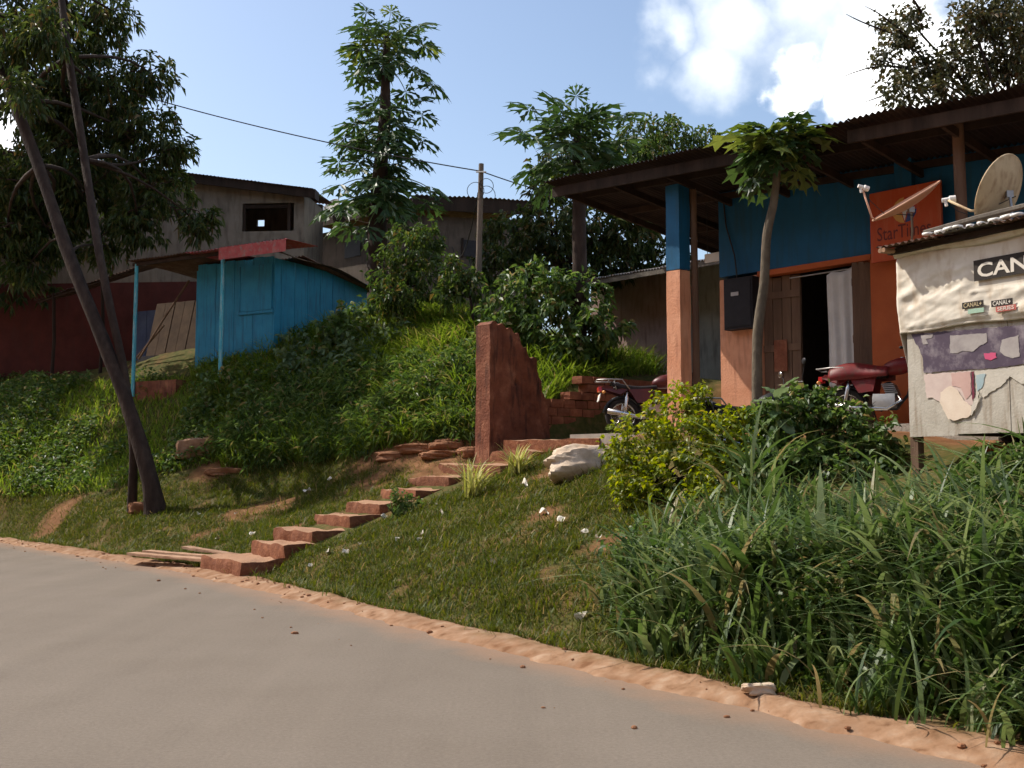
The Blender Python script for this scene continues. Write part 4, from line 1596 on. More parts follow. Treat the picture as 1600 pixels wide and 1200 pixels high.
FS.box(mb, tsl, 0, 3.6, 3.65, -.4, zS - .5)
mb.build("side_wall", 'shed_blue', sh)
ta, tb_ = FS.t_at(371, -.05), FS.t_at(420, -.05)
mb = MB()
FS.box(mb, ta, tb_, -.04, -.012, zS - 1.28, zS - .15)
st_ = mb.build("shutter", 'shed_blue', sh)
mb = MB()
FS.box(mb, ta - .05, tb_ + .05, -.05, -.012, zS - 1.36, zS - 1.29)
FS.box(mb, ta - .05, ta - .005, -.05, -.012, zS - 1.285, zS - .15)
mb.build("shutter_frame", 'shed_blue', st_)
for px in (206, 342):
    t = FS.t_at(px, -.8)
    mb = MB()
    mb.tube([FS.p(t, -.8, -.5), FS.p(t + .02, -.8, zS + .12 - .05)], .05, 8)
    smooth_angle(mb.build("porch_post", 'post_blue', sh), 50)
tpl = FS.t_at(206, -.8)
mb = MB()
FS.box(mb, tpl - .1, .2, -.84, -.76, zS + .02, zS + .1)
mb.build("porch_beam", 'dark_wood', sh)
# roof sheets: red at the front, bare rusty tin behind and down the right side
def shed_roof(t0, t1, v0, v1, z0, z1, mt, sd, amp=.02):
    o, e, r = FS.p(t0, v0, z0), FS.p(t0, v1, z1), FS.u
    corr_sheet(o, r, e - o, t1 - t0, (e - o).length, pitch=.11, amp=amp, seed=sd, nw=8).build("roof_sheet", mt, sh, smooth=True)


trm = FS.t_at(335, -.9)
shed_roof(tpl - .15, trm - 1.0, -.95, 1.4, zS + .15, zS + .05, 'rust_tin', 81)
shed_roof(trm - 1.0, trm + .1, -1.02, 1.5, zS + .12, zS + .14, 'red_tin', 82)
shed_roof(trm + .18, FS.t_at(443, -1.0), -1.0, .1, zS + .13, zS + .17, 'red_tin', 83)
shed_roof(tsl, .25, .8, 3.9, zS + .14, zS - .32, 'rust_tin', 84)
mb = MB()
mb.grid(lambda a, b: FS.p(.02 + a * .42, -.25 + b * 4.1, zS + .17 - .10 * a - .1 * b - .10 * a * math.sin(b * 9) * .5 - .28 * b * b), 6, 40)
sd_ = mb.build("roof_edge_sheet", 'tarp_brown', sh, smooth=True)
sd_.modifiers.new("thick", 'SOLIDIFY').thickness = .012
mb = MB()
mb.obox(FS.p(trm + .15, -1.03, zS - .16), FS.u * (FS.t_at(443, -1.0) - trm - .15), FS.b * .012, Vector((0, 0, .29)))
mb.build("fascia_sheet", 'red_tin', sh)
mb = MB()
FS.box(mb, tpl - .1, tsl + .1, -.75, 2.8, -2.2, -.12)
mb.build("porch_floor", 'plaster_mud', sh)
# things stored under the porch
def lean_board(name, label, cat, p0, p1, h, th, mat):
    p0, p1 = Vector(p0), Vector(p1)
    t = thing(name, label, cat, tuple(p0))
    mb = MB()
    up = Vector(h)
    nn = (p1 - p0).cross(up).normalized() * th
    n_ = 5
    for i in range(n_):
        mb = MB()
        mb.obox(p0 + (p1 - p0) * (i / n_), (p1 - p0) * (1 / n_ - .012), nn * (1 + .3 * (i % 2)), up)
        mb.build("board", mat, t)
    return t


lean_board("board_panel", "brown board panel leaning under the shed porch", "panel", FS.p(FS.t_at(226, .9), .9, .75), FS.p(FS.t_at(298, .9), 1.0, .75), FS.z * 1.5 + FS.b * .35, .03, 'tarp_brown')
lean_board("board_panel", "low dark board panel standing at the foot of the brown boards under the porch", "panel", FS.p(FS.t_at(210, .75), .75, -.1), FS.p(FS.t_at(278, .75), .75, -.1), FS.z * .85 + FS.b * .1, .03, 'black_box')
for (a, va, za, b, vb, zb, lab) in ((FS.t_at(214, .2), .2, .6, FS.t_at(290, .3), .3, zS - .25, "long brown stick slanting under the shed porch behind the blue post"),
                                    (FS.t_at(176, .2), .2, -.1, FS.t_at(252, .5), .5, 1.5, "brown stick propped across the left side of the shed porch")):
    stk = thing("leaning_stick", lab, "stick", tuple(FS.p(a, va, za)))
    MB().tube([FS.p(a, va, za), FS.p((a + b) / 2, (va + vb) / 2, (za + zb) / 2 + .03), FS.p(b, vb, zb)], .028, 7).build("stick", 'wood', stk)

lean_board("board_panel", "tall dark blue panel added at the back of the shed porch to stand for shade", "panel", FS.p(FS.t_at(208, 1.5), 1.5, -.1), FS.p(FS.t_at(305, 1.6), 1.6, -.1), FS.z * 2.25, .03, 'porch_shade_blue')  # dark sheet added so that the open bay looks shadowed
# low tin awning left of the shed
aw = thing("tin_awning", "low sagging tin awning on crooked sticks against the red wall", "awning", tuple(at(140, 592, 30.5)))
a0, a1 = at(52, 470, 31.2), at(215, 416, 30.4)
b0_ = at(120, 448, 30.0)
for k in range(3):
    o = a0 + (a1 - a0) * (k / 3)
    corr_sheet(o, a1 - a0, Vector((.35, 2.2, .55)), (a1 - a0).length / 3 + .05, 2.0, pitch=.11, amp=.018, seed=90 + k, nw=5, sag=.04).build("roof_sheet", 'rust_tin', aw, smooth=True)
for px, py0, Y in ((84, 458, 31.1), (160, 436, 30.7)):
    tp_, bt = at(px, py0, Y), at(px - 4, 600, Y)
    bt.z = hz1(bt.x, bt.y) - .1
    MB().tube([bt, (bt + tp_) / 2 + Vector((.05, 0, 0)), tp_], .05, 7).build("post", 'dark_wood', aw)
MB().tube([a0 + Vector((.1, .05, -.05)), (a0 + a1) / 2 + Vector((0, .05, -.09)), a1 + Vector((0, .05, -.05))], .04, 6).build("beam", 'dark_wood', aw)

# ------------------------------------------------------------------ house behind the shed
FH = Frame(at(290, 590, 34.0), (.995, -.08))
FH.o.z = 4.3
hs_ = thing("two_tone_house", "house with beige upper wall and red lower wall behind the mango tree", "house", tuple(FH.o))
zH = at(300, 283, 34.0).z - 4.3
zR = at(100, 440, 34.0).z - 4.3
RS = -.145                                                 # the roof falls to the right


w0, w1 = FH.t_at(372, 0), FH.t_at(454, 0)
zw0, zw1 = at(412, 360, 33.7).z - 4.3, at(412, 316, 33.7).z - 4.3
TE = FH.t_at(470, 0)
for t0, t1, z0, z1, mt in ((-11, TE, -1.5, zR, 'red_wall'), (-11, w0, zR + .002, None, 'beige_wall'), (w1, TE, zR + .002, None, 'beige_wall'), (w0, w1, zR + .002, zw0, 'beige_wall'), (w0, w1, zw1, None, 'beige_wall')):
    mb = MB()
    za, zb = (z1, z1) if z1 is not None else (zH + RS * t0, zH + RS * t1)
    mb.slab([FH.p(t0, 0, z0), FH.p(t1, 0, z0), FH.p(t1, 0, zb), FH.p(t0, 0, za)], FH.b * .2)
    mb.build("wall", mt, hs_)
mb = MB()
DH = 2.2
# far wall with a small hole that shows the sky
d = ray(408, 348)
tt, best = 0, None
for tt in np.linspace(-2, 10, 2401):
    q = FH.p(tt, DH, 0)
    if abs(q.x / q.y - d.x / d.y) < .0006:
        best = tt
        break
th_ = best if best is not None else 3.0
zh_ = CAMZ + d.z / d.y * FH.p(th_, DH, 0).y - FH.o.z
for t0, t1, z0, z1 in ((-11, th_ - .13, -.8, None), (th_ + .13, TE, -.8, None), (th_ - .13, th_ + .13, -.8, zh_ - .12), (th_ - .13, th_ + .13, zh_ + .12, None)):
    if t1 > t0:
        za, zb = (z1, z1) if z1 is not None else (zH + .25 + RS * t0, zH + .25 + RS * t1)
        mb.slab([FH.p(t0, DH, z0), FH.p(t1, DH, z0), FH.p(t1, DH, zb), FH.p(t0, DH, za)], FH.b * .15)
FH.box(mb, TE - .2, TE - .003, .203, DH - .003, -.8, zH + RS * TE + .1)
FH.box(mb, -11, -10.8, .203, DH - .003, -.8, zH + 1.4)
mb.build("wall", 'beige_wall', hs_)
# charred frame left in the window opening
mb = MB()
FH.box(mb, w0 + .02, w0 + .09, .03, .12, zw0 + .003, zw1 - .003)
FH.box(mb, w1 - .22, w1 - .12, .03, .12, zw0 + .003, zw1 - .003)
FH.box(mb, w0 + .095, w1 - .225, .03, .12, zw1 - .16, zw1 - .05)
mb.build("window_frame", 'dark_wood', hs_)
sl = FH.u + Vector((0, 0, RS))
for k in range(17):
    t = -11.2 + k * .95
    if t > TE - .1:
        break
    o = FH.p(t, -.42, zH + .16 + RS * t - .006 * (k % 2))
    corr_sheet(o, sl, FH.b * (DH + .9) + Vector((0, 0, .22)), min(.99, TE + .42 - t), DH + .9, pitch=.12, amp=.02, seed=120 + k, nw=4).build("roof_sheet", 'rust_tin', hs_, smooth=True)
mb = MB()
mb.obox(FH.p(-11.2, -.36, zH - .12 - RS * 11.2), sl * (TE + .38 + 11.2), FH.b * .06, Vector((0, 0, .30)))
mb.build("fascia_board", 'dark_wood', hs_)
mb = MB()
mb.obox(FH.p(TE + .39, -.36, zH - .14 + RS * (TE + .38)), FH.u * .05, FH.b * .5, Vector((0, 0, .30)))
mb.build("fascia_board", 'dark_wood', hs_)

# ------------------------------------------------------------------ dark-roofed house behind the papaya
cB = at(640, 312, 34.0)
dhs = thing("dark_roof_house", "brown house with a low dark roof beyond the tall papaya tree", "house", (cB.x, cB.y, 4.0))
lB, rB = at(470, 350, 38.5), at(835, 322, 36.0)
for A, B, nm in ((lB, cB, "left"), (cB, rB, "right")):
    d_ = Vector((B.x - A.x, B.y - A.y, 0))
    fr = Frame((A.x, A.y, 3.8), d_)
    L = d_.length
    zz0, zz1 = A.z - 3.8, B.z - 3.8
    mb = MB()
    mb.slab([fr.p(0.003, 0, -.5), fr.p(L - .003, 0, -.5), fr.p(L - .003, 0, zz1 - .5), fr.p(.003, 0, zz0 - .5)], fr.b * .18)
    mb.build("wall", 'brown_wall', dhs)
    if nm == "right":
        wa, wb = fr.t_at(723, -.02), fr.t_at(748, -.02)
        mb = MB()
        FB_ = fr
        fr.box(mb, wa, wb, -.02, -.004, at(730, 402, 35).z - 3.8, at(730, 376, 35).z - 3.8)
        wn_ = mb.build("window", 'black_box', dhs)
        mb = MB()
        fr.box(mb, wa - .06, wa - .004, -.05, -.004, at(730, 404, 35).z - 3.8, at(730, 374, 35).z - 3.8)
        fr.box(mb, wb + .004, wb + .06, -.05, -.004, at(730, 404, 35).z - 3.8, at(730, 374, 35).z - 3.8)
        mb.build("window_frame", 'dark_wood', wn_)
    else:
        wa, wb = fr.t_at(535, -.02), fr.t_at(560, -.02)
        mb = MB()
        fr.box(mb, wa, wb, -.02, -.004, at(548, 400, 36).z - 3.8, at(548, 372, 36).z - 3.8)
        mb.build("window", 'black_box', dhs)
    mb = MB()
    mb.slab([fr.p(-.1, -.5, zz0 - .42), fr.p(L + .1, -.5, zz1 - .42), fr.p(L + .1, -.5, zz1 + .02), fr.p(-.1, -.5, zz0 + .02)], fr.b * .05)
    mb.build("fascia_board", 'dark_wood', dhs)
    n_ = int(L / 1.0)
    for k in range(n_):
        o = fr.p(L * k / n_, -.56, zz0 + (zz1 - zz0) * k / n_ + .05)
        corr_sheet(o, fr.u * L + Vector((0, 0, zz1 - zz0)), fr.b * 3 + Vector((0, 0, -.05)), L / n_ + .03, 3.4, pitch=.16, amp=.022, seed=150 + k, nw=2).build("roof_sheet", 'rust_tin', dhs, smooth=True)
mb = MB()
mb.obox((cB.x - .6, cB.y + .5, 3.8), (.9, .3, 0), (-.3, .9, 0), (0, 0, cB.z - 4.4))
mb.build("inner_wall", 'brown_wall', dhs)
q = at(518, 322, 37.0)
dish("satellite_dish", "small grey satellite dish on the roof left of the tall papaya", q, (-.5, -.75, .45), .30, 'dish_grey', (.1, 0, -1), q + Vector((.1, .15, -.55)), 1.15)

# ------------------------------------------------------------------ utility pole and wires
pb, ptop = at(745, 505, 25.2), at(752, 256, 25.2)
pb.z = hz1(pb.x, pb.y) - .3
up = thing("utility_pole", "grey wooden utility pole standing behind the grassy mound", "pole", tuple(pb))
mb = MB()
mb.tube([pb, (pb + ptop) / 2, ptop], [.08, .07, .06], 10)
smooth_angle(mb.build("pole", 'pole_wood', up), 50)
mb = MB()
for k in range(3):
    c_ = ptop + Vector((.12 - .25 * (k == 1), -.08, -.55 - .12 * k))
    mb.torus(c_, (.3 * k - .2, 1, .2), .17 + .03 * k, .008, 20, 5)
mb.build("wire_coil", 'wire_black', up, smooth=True)
mb = MB()
mb.tube([ptop + Vector((-.12, -.09, -.22)), ptop + Vector((.12, -.09, -.22))], .02, 6)
mb.build("insulator", 'white_plastic', up)


def wire(label, a, b, sag, r=.014):
    n_ = 24
    pts = [a + (b - a) * (i / n_) - Vector((0, 0, sag * 4 * (i / n_) * (1 - i / n_))) for i in range(n_ + 1)]
    o = MB().tube(pts, r, 6).build("overhead_wire", 'wire_black')
    tag(o, label, "wire", "wires on the utility pole")


wt = ptop + Vector((0, -.08, -.2))
wire("thin overhead wire running left from the utility pole to the big tree", at(150, 128, 27.5), wt, .18)
wire("thin overhead wire running right from the utility pole behind the papaya", wt, at(1000, 330, 27.0), .12)
wire("slack wire drooping from the utility pole to the dark-roofed house", wt + Vector((-.04, .1, -.3)), at(706, 385, 34.5), .9, .012)

# ------------------------------------------------------------------ foliage builders (arrays)
def unit(v):
    return v / np.maximum(np.linalg.norm(v, axis=-1, keepdims=True), 1e-9)


def rand_unit(n):
    return unit(RNG.normal(size=(n, 3)))


class Leaves:
    def __init__(s):
        s.V, s.F3, s.n = [], [], 0

    def add(s, base, axis, L, W, fold=.25, droop=.25, oval=False):
        n = len(base)
        axis = unit(axis)
        ref = np.where(np.abs(axis[:, 2:3]) > .93, np.array([[1., 0, 0]]), np.array([[0, 0, 1.]]))
        side = unit(np.cross(axis, ref))
        a = RNG.uniform(-.9, .9, (n, 1))
        nr = np.cross(side, axis)
        side = side * np.cos(a) + nr * np.sin(a)
        nr = np.cross(side, axis)
        L, W = np.asarray(L).reshape(-1, 1) * np.ones((n, 1)), np.asarray(W).reshape(-1, 1) * np.ones((n, 1))
        dn = np.array([[0, 0, -1.]])
        if not oval:
            mid = base + axis * L * .45
            P = np.stack([base, mid + side * W * .5 + nr * W * fold, base + axis * L * .97 + dn * L * droop, mid - side * W * .5 + nr * W * fold], 1)
            f = np.array([[0, 1, 2], [0, 2, 3]])
        else:
            m = base + axis * L * .5 + dn * L * droop * .22
            P = np.stack([base, base + axis * L * .22 + side * W * .42 + nr * W * fold * .8, base + axis * L * .58 + side * W * .46 + nr * W * fold + dn * L * droop * .3,
                          base + axis * L + dn * L * droop, base + axis * L * .58 - side * W * .46 + nr * W * fold + dn * L * droop * .3,
                          base + axis * L * .22 - side * W * .42 + nr * W * fold * .8, m], 1)
            f = np.array([[0, 1, 6], [1, 2, 6], [2, 3, 6], [3, 4, 6], [4, 5, 6], [5, 0, 6]])
        k = P.shape[1]
        s.V.append(P.reshape(-1, 3))
        s.F3.append((f[None] + (np.arange(n) * k)[:, None, None] + s.n).reshape(-1, 3))
        s.n += n * k

    def build(s, name, mat, parent=None, kind=None):
        V = np.concatenate(s.V) - np.array(ORG.get(parent, Vector()) if parent is not None else Vector())
        return link(name, np_mesh(name, V, np.concatenate(s.F3), mat), parent, kind)


def crown(lv, blobs, clumps, per, L, W, droop=.45, spread=.16, oval=False, squash=.85, shell=.35, out=.55):
    """blobs: (centre, radius); leaves in whorls at twig ends spread through each blob"""
    tips = []
    for c, r in blobs:
        n = max(3, int(clumps * r * r))
        d = rand_unit(n)
        rho = shell + (1 - shell) * RNG.random((n, 1)) ** .6
        rr = r * (.8 + .4 * fbm(d[:, 0:1] * 2 + c[0], d[:, 1:2] * 2 + d[:, 2:3] * 2, 5))
        p = np.array(c) + d * rho * rr * np.array([1, 1, squash])
        tips.append(p)
        k = max(2, per)
        base = np.repeat(p, k, 0) + RNG.normal(size=(n * k, 3)) * spread * .35
        o = np.repeat(d, k, 0)
        ax = o * out + rand_unit(n * k) * .85 + np.array([[0, 0, -droop]])
        lv.add(base, ax, L * RNG.uniform(.6, 1.25, n * k), W * RNG.uniform(.7, 1.2, n * k), oval=oval)
    return np.concatenate(tips)


def blob_px(px, py, Y, r):
    return (tuple(at(px, py, Y)), r / F * Y)


def bend(a, b, k=.12, n=5, sd=0):
    a, b = Vector(a), Vector(b)
    r = random.Random(sd)
    w = Vector((r.uniform(-1, 1), r.uniform(-1, 1), r.uniform(-.4, 1))) * (b - a).length * k
    return [a + (b - a) * (i / n) + w * math.sin(math.pi * i / n) for i in range(n + 1)]


def limbs(parent, roots, blobs, r0, mat, tips=None, ntw=0, name="limb"):
    """branches from the nearest root point to every blob centre"""
    mb = MB()
    rr = [Vector(q) for q in roots]
    for i, (c, r) in enumerate(blobs):
        c = Vector(c)
        q = min(rr, key=lambda x: (x - c).length + max(0, x.z - c.z) * 1.2)
        L = (c - q).length
        rad = r0 * min(1.0, .45 + r * .4)
        mb.tube(bend(q, c, .13, 5, i), [rad * (1 - .14 * j) for j in range(6)], 6)
        rr_ = random.Random(i)
        for k in range(5):
            e = c + Vector((rr_.uniform(-1, 1), rr_.uniform(-1, 1), rr_.uniform(-.6, .9))) * r * .85
            mb.tube(bend(c + (q - c) * rr_.uniform(0, .3), e, .15, 3, i * 9 + k), [rad * .32, rad * .25, rad * .18, rad * .08], 5)
    return mb.build(name, mat, parent, smooth=True)


def ribbons(roots, H, W, az, lean, curl, nseg=4, twist=None, drop=.35):
    """grass blades: (N) arrays -> verts, quads"""
    N = len(roots)
    s = np.linspace(0, 1, nseg + 1)[None, :]
    d = np.stack([np.cos(az), np.sin(az), np.zeros(N)], -1)
    tw = az + math.pi / 2 + (0 if twist is None else twist)
    sd = np.stack([np.cos(tw), np.sin(tw), np.zeros(N)], -1)
    out = H[:, None] * (lean[:, None] * s + curl[:, None] * s * s)
    up = H[:, None] * s * (1 - drop * np.minimum(curl[:, None] * 1.3, 2.4) * s * s)
    wid = W[:, None] * np.minimum(1, .55 + 2.2 * s) * (1 - s ** 2.2) * .5 + .0006
    C = roots[:, None, :] + d[:, None, :] * out[..., None] + np.array([0, 0, 1.])[None, None] * up[..., None]
    P = np.stack([C - sd[:, None, :] * wid[..., None], C + sd[:, None, :] * wid[..., None]], 2).reshape(-1, 3)
    k = (nseg + 1) * 2
    q = np.array([[2 * i, 2 * i + 1, 2 * i + 3, 2 * i + 2] for i in range(nseg)])
    Q = (q[None] + (np.arange(N) * k)[:, None, None]).reshape(-1, 4)
    return P, Q


def in_poly(x, y, poly):
    r = np.zeros(x.shape, bool)
    n = len(poly)
    for i in range(n):
        x1, y1 = poly[i]
        x2, y2 = poly[(i + 1) % n]
        c = ((y1 > y) != (y2 > y)) & (x < (x2 - x1) * (y - y1) / ((y2 - y1) + 1e-12) + x1)
        r ^= c
    return r


def steps_local(X, Y):
    return (X - ST0.x) * ST_D.x + (Y - ST0.y) * ST_D.y, (X - ST0.x) * ST_R.x + (Y - ST0.y) * ST_R.y


def scatter(n, rect, poly=None, keep=None):
    """random ground points inside a ground rectangle whose picture lies in the photo polygon"""
    got = []
    tot = 0
    for _ in range(60):
        X, Y = RNG.uniform(rect[0], rect[1], n * 2), RNG.uniform(rect[2], rect[3], n * 2)
        S, P = edge_sp(X, Y)
        m = P > .26
        a, l = steps_local(X, Y)
        m &= ~((a > -.3) & (a < 6.0) & (np.abs(l) < .74))
        X, Y, P = X[m], Y[m], P[m]
        if keep is not None:
            m = keep(X, Y, P)
            X, Y, P = X[m], Y[m], P[m]
        if not len(X):
            continue
        Z = hz(X, Y)
        pts = np.stack([X, Y, Z], -1)
        if poly is not None:
            x, y = proj(pts)
            pts = pts[in_poly(x, y, poly)]
        got.append(pts)
        tot += len(pts)
        if tot >= n:
            break
    return np.concatenate(got)[:n]


# ------------------------------------------------------------------ the big tree at the roadside, two stems
tb = ground_hit(246, 800)
BT = thing("mango_tree", "tall leaning two-stemmed tree with a dark dense crown at the roadside", "tree", tuple(tb))
sA = [tb - Vector((0, 0, .3)), at(232, 740, 22.2), at(195, 620, 22.5), at(152, 510, 22.8), at(108, 400, 23.2), at(60, 260, 23.8), at(22, 160, 24.2), at(-40, 20, 24.8), at(-120, -150, 25.5)]
sB = [ground_hit(206, 798) - Vector((0, 0, .3)), at(208, 700, 22.5), at(196, 590, 22.6), at(172, 480, 22.8), at(152, 380, 23.2), at(132, 250, 24.0), at(108, 90, 24.7), at(92, -30, 25.2), at(70, -160, 25.8)]
mb = MB()
mb.trunk(sA, [.27, .17, .15, .14, .135, .125, .115, .10, .06], 18, 80, .10, 1)
mb.build("trunk", 'bark', BT, smooth=True)
mb = MB()
mb.trunk(sB, [.11, .085, .08, .085, .09, .09, .085, .08, .045], 12, 70, .10, 2)
mb.build("stem", 'bark', BT, smooth=True)
blobs = [blob_px(*q) for q in ((40, 30, 27.2, 75), (130, 45, 27.5, 68), (178, 18, 27.1, 42), (55, 150, 28.0, 80), (165, 140, 27.9, 78), (240, 118, 27.7, 40), (120, 240, 28.3, 82), (222, 215, 27.9, 68), (272, 232, 27.7, 34),
                               (30, 290, 28.1, 78), (140, 310, 28.5, 66), (245, 300, 28.1, 62), (305, 345, 27.5, 36), (10, 375, 27.9, 60), (85, 375, 28.3, 52), (215, 350, 27.9, 46), (165, 385, 28.1, 34), (40, 420, 27.9, 36), (120, 170, 28.5, 80), (60, 330, 28.5, 70),
                               (-60, 90, 27.7, 80), (-70, 240, 28.2, 80), (60, -40, 27.9, 50))]
lv = Leaves()
crown(lv, blobs[:6] + [blob_px(30, 150, 23.4, 40), blob_px(75, 50, 24, 52), blob_px(15, 60, 24, 50)], 100, 11, .25, .082, droop=.75, spread=.22, shell=.2)
crown(lv, blobs[6:20], 105, 11, .25, .085, droop=.75, spread=.22, shell=.2)
crown(lv, blobs[20:], 60, 9, .28, .10, droop=.7, spread=.22)
lv.build("crown", 'mango_leaf', BT, kind="stuff")
limbs(BT, [sA[k] for k in (4, 5, 6, 7, 8)] + [sB[k] for k in (4, 5, 6, 7, 8)], blobs, .075, 'bark')

sq = Vector((-17.0, 32.8, 0))
sq.z = hz1(sq.x, sq.y)
SHADE = [((-17.2 + dx, 32.4 + dy, sq.z + dz), r) for dx, dy, dz, r in ((0, 0, 5.5, 2.2), (1.5, 1, 4.6, 1.8), (-1.5, .5, 4.8, 1.8), (.8, -1, 6.6, 1.7), (-.8, 1, 7, 1.6), (2.2, -.6, 5.8, 1.4), (1.2, 1.6, 6.4, 1.5))]  # crown of an added off-frame tree, placed to shade the left bank

# ------------------------------------------------------------------ papaya trees
def papaya_leaf_mesh(nm, R, LP, seed, mats, lobes=11, half=8.5, fan=27):
    """one leaf: long stalk along +x, then a deeply lobed blade"""
    r = random.Random(seed)
    V, Fc, mi = [], [], []
    n = 5
    pts = []
    for i in range(n + 1):
        a = i / n
        pts.append(Vector((LP * a, 0, LP * (.30 * a - .42 * a * a))))
    mb = MB()
    mb.tube(pts, [.016, .014, .012, .011, .010, .009], 5, cap=False)
    V += mb.v
    Fc += mb.f
    mi += [1] * len(mb.f)
    c = pts[-1]

    def bp(ang, rad):
        x, y = math.cos(ang) * rad, math.sin(ang) * rad
        return (c.x + x, c.y + y, c.z - .10 * x - .55 * rad * rad / R * .8 + .05 * math.sin(ang * 5))
    for k in range(lobes):
        a = (k - (lobes - 1) / 2) * math.radians(fan)
        rl = R * (1.0 - .035 * abs(k - lobes // 2)) * r.uniform(.88, 1.08)
        w = math.radians(half)
        o = len(V)
        V += [bp(a, .02 * R), bp(a - w * 1.25, rl * .38), bp(a - w * .55, rl * .52), bp(a - w * 1.35, rl * .80), bp(a - w * .3, rl * .78), bp(a, rl), bp(a + w * .3, rl * .78), bp(a + w * 1.35, rl * .80),
              bp(a + w * .55, rl * .52), bp(a + w * 1.25, rl * .38), (lambda q: (q[0], q[1], q[2] - .02))(bp(a, rl * .6))]
        m = o + 10
        for i in range(10):
            if i == 9:
                Fc.append((o + 9, o, m))
            else:
                Fc.append((o + i, o + i + 1, m))
            mi.append(0)
    me = bpy.data.meshes.new(nm)
    me.from_pydata(V, [], Fc)
    for m_ in mats:
        me.materials.append(M[m_])
    me.polygons.foreach_set('material_index', mi)
    me.update()
    return me


PL = {}
for mat in ('papaya_leaf', 'papaya_yellow'):
    PL[mat] = [papaya_leaf_mesh("leaf", .48 + .05 * (i % 3), .34 + .17 * i, i, [mat, 'petiole']) for i in range(5)]


PL['broad'] = [papaya_leaf_mesh("leaf", .56 + .06 * (i % 3), .30 + .13 * i, 20 + i, ['papaya_yellow' if i == 2 else 'papaya_leaf', 'petiole'], 7, 15.5, 42) for i in range(5)]


def papaya(name, label, stem, radii, tiers, leaf='papaya_leaf', fruit=None, bark='bark', seed=0, dens=1.75, stalks=(0, 1, 2, 3, 4)):
    t = thing(name, label, "tree", tuple(stem[0]))
    mb = MB()
    mb.trunk(stem, radii, 14, 60, .07, seed + 5)
    mb.build("trunk", bark, t, smooth=True)
    r = random.Random(seed)
    az = 0.0
    pts = [Vector(q) for q in stem]

    def on_stem(z):
        for a, b in zip(pts[:-1], pts[1:]):
            if a.z <= z <= b.z:
                return a + (b - a) * ((z - a.z) / max(1e-6, b.z - a.z))
        return pts[-1]
    for z, n, sc, el, ye in tiers:
        for k in range(int(n * dens)):
            az += 2.4 + r.uniform(-.25, .25)
            q = on_stem(z + r.uniform(-.1, .1))
            o = bpy.data.objects.new("leaf", PL['papaya_yellow' if r.random() < ye else leaf][r.choice(stalks)])
            COL.objects.link(o)
            o.parent = t
            o.location = q - ORG[t]
            s_ = sc * r.uniform(.85, 1.12)
            o.scale = (s_, s_, s_)
            o.rotation_mode = 'XYZ'
            o.rotation_euler = (r.uniform(-.45, .45), -math.radians(el + r.uniform(-12, 12)), az)
    for z, k in (fruit or []):
        q = on_stem(z)
        for i in range(k):
            a = i * 2.4
            f = MB()
            f.ball(q + Vector((math.cos(a) * .17, math.sin(a) * .17, -.08 - .05 * i)), (.085, .085, .13), 10, 7)
            f.build("fruit", 'fruit', t, smooth=True)
    return t


b1 = at(596, 470, 28.0)
b1.z = hz1(b1.x, b1.y) - .2
zt = lambda y, Y: at(600, y, Y).z
st = [b1, at(590, 380, 28), at(592, 300, 28), at(600, 200, 28), at(603, 120, 28), at(604, 75, 28), at(604, 48, 28)]
papaya("papaya_tree", "tall papaya tree with many tiers of lobed leaves against the sky", st, [.27, .25, .22, .16, .12, .09, .05],
       [(zt(56, 28), 6, .8, 26, .1), (zt(66, 28), 7, 1.1, 14, .05), (zt(80, 28), 7, 1.25, 2, .05), (zt(98, 28), 6, 1.2, -12, 0), (zt(178, 28), 6, .9, 14, 0), (zt(194, 28), 7, 1.1, 4, 0), (zt(212, 28), 7, 1.2, -8, 0), (zt(232, 28), 4, 1.1, -14, 0),
        (zt(262, 28), 6, 1.1, 10, 0), (zt(282, 28), 7, 1.3, 0, 0), (zt(302, 28), 7, 1.35, -10, 0), (zt(326, 28), 5, 1.25, -18, 0)],
       fruit=[(zt(104, 28), 6)], seed=1, dens=1.7, stalks=(0, 1, 2, 3, 4))
b2 = at(905, 420, 23.4)
b2.z = hz1(b2.x, b2.y) - .2
st = [b2, at(905, 340, 23.4), at(903, 280, 23.4), at(902, 225, 23.4), at(902, 195, 23.4)]
papaya("papaya_tree", "papaya tree with a spreading crown rising behind the left end of the shop roof", st, [.17, .15, .13, .10, .06],
       [(at(0, 200, 23.4).z, 5, .9, 48, 0), (at(0, 208, 23.4).z, 7, 1.05, 30, 0), (at(0, 220, 23.4).z, 7, 1.2, 14, 0), (at(0, 235, 23.4).z, 7, 1.25, -2, 0), (at(0, 252, 23.4).z, 6, 1.15, -14, .1)], seed=2, dens=1.7)
b3 = ground_hit(1183, 655)
b3 = at(1183, 640, 14.9)
b3.z = hz1(b3.x, b3.y) - .2
st = [b3, at(1183, 590, 14.9), at(1184, 520, 14.9), at(1194, 440, 14.9), at(1198, 370, 14.85), at(1209, 315, 14.8), at(1214, 270, 14.75), at(1213, 240, 14.7), at(1211, 215, 14.7)]
papaya("papaya_tree", "slender papaya tree with a bent trunk in front of the blue shop wall", st, [.085, .075, .07, .066, .06, .056, .05, .045, .03],
       [(at(0, 218, 14.7).z, 7, .55, 34, 0), (at(0, 222, 14.7).z, 8, .66, 20, 0), (at(0, 228, 14.7).z, 8, .7, 8, 0), (at(0, 236, 14.7).z, 6, .7, -6, 0), (at(0, 246, 14.7).z, 4, .62, -20, .3)],
       bark='pale_bark', leaf='broad', seed=3, stalks=(0, 1, 2, 3), dens=1.3)

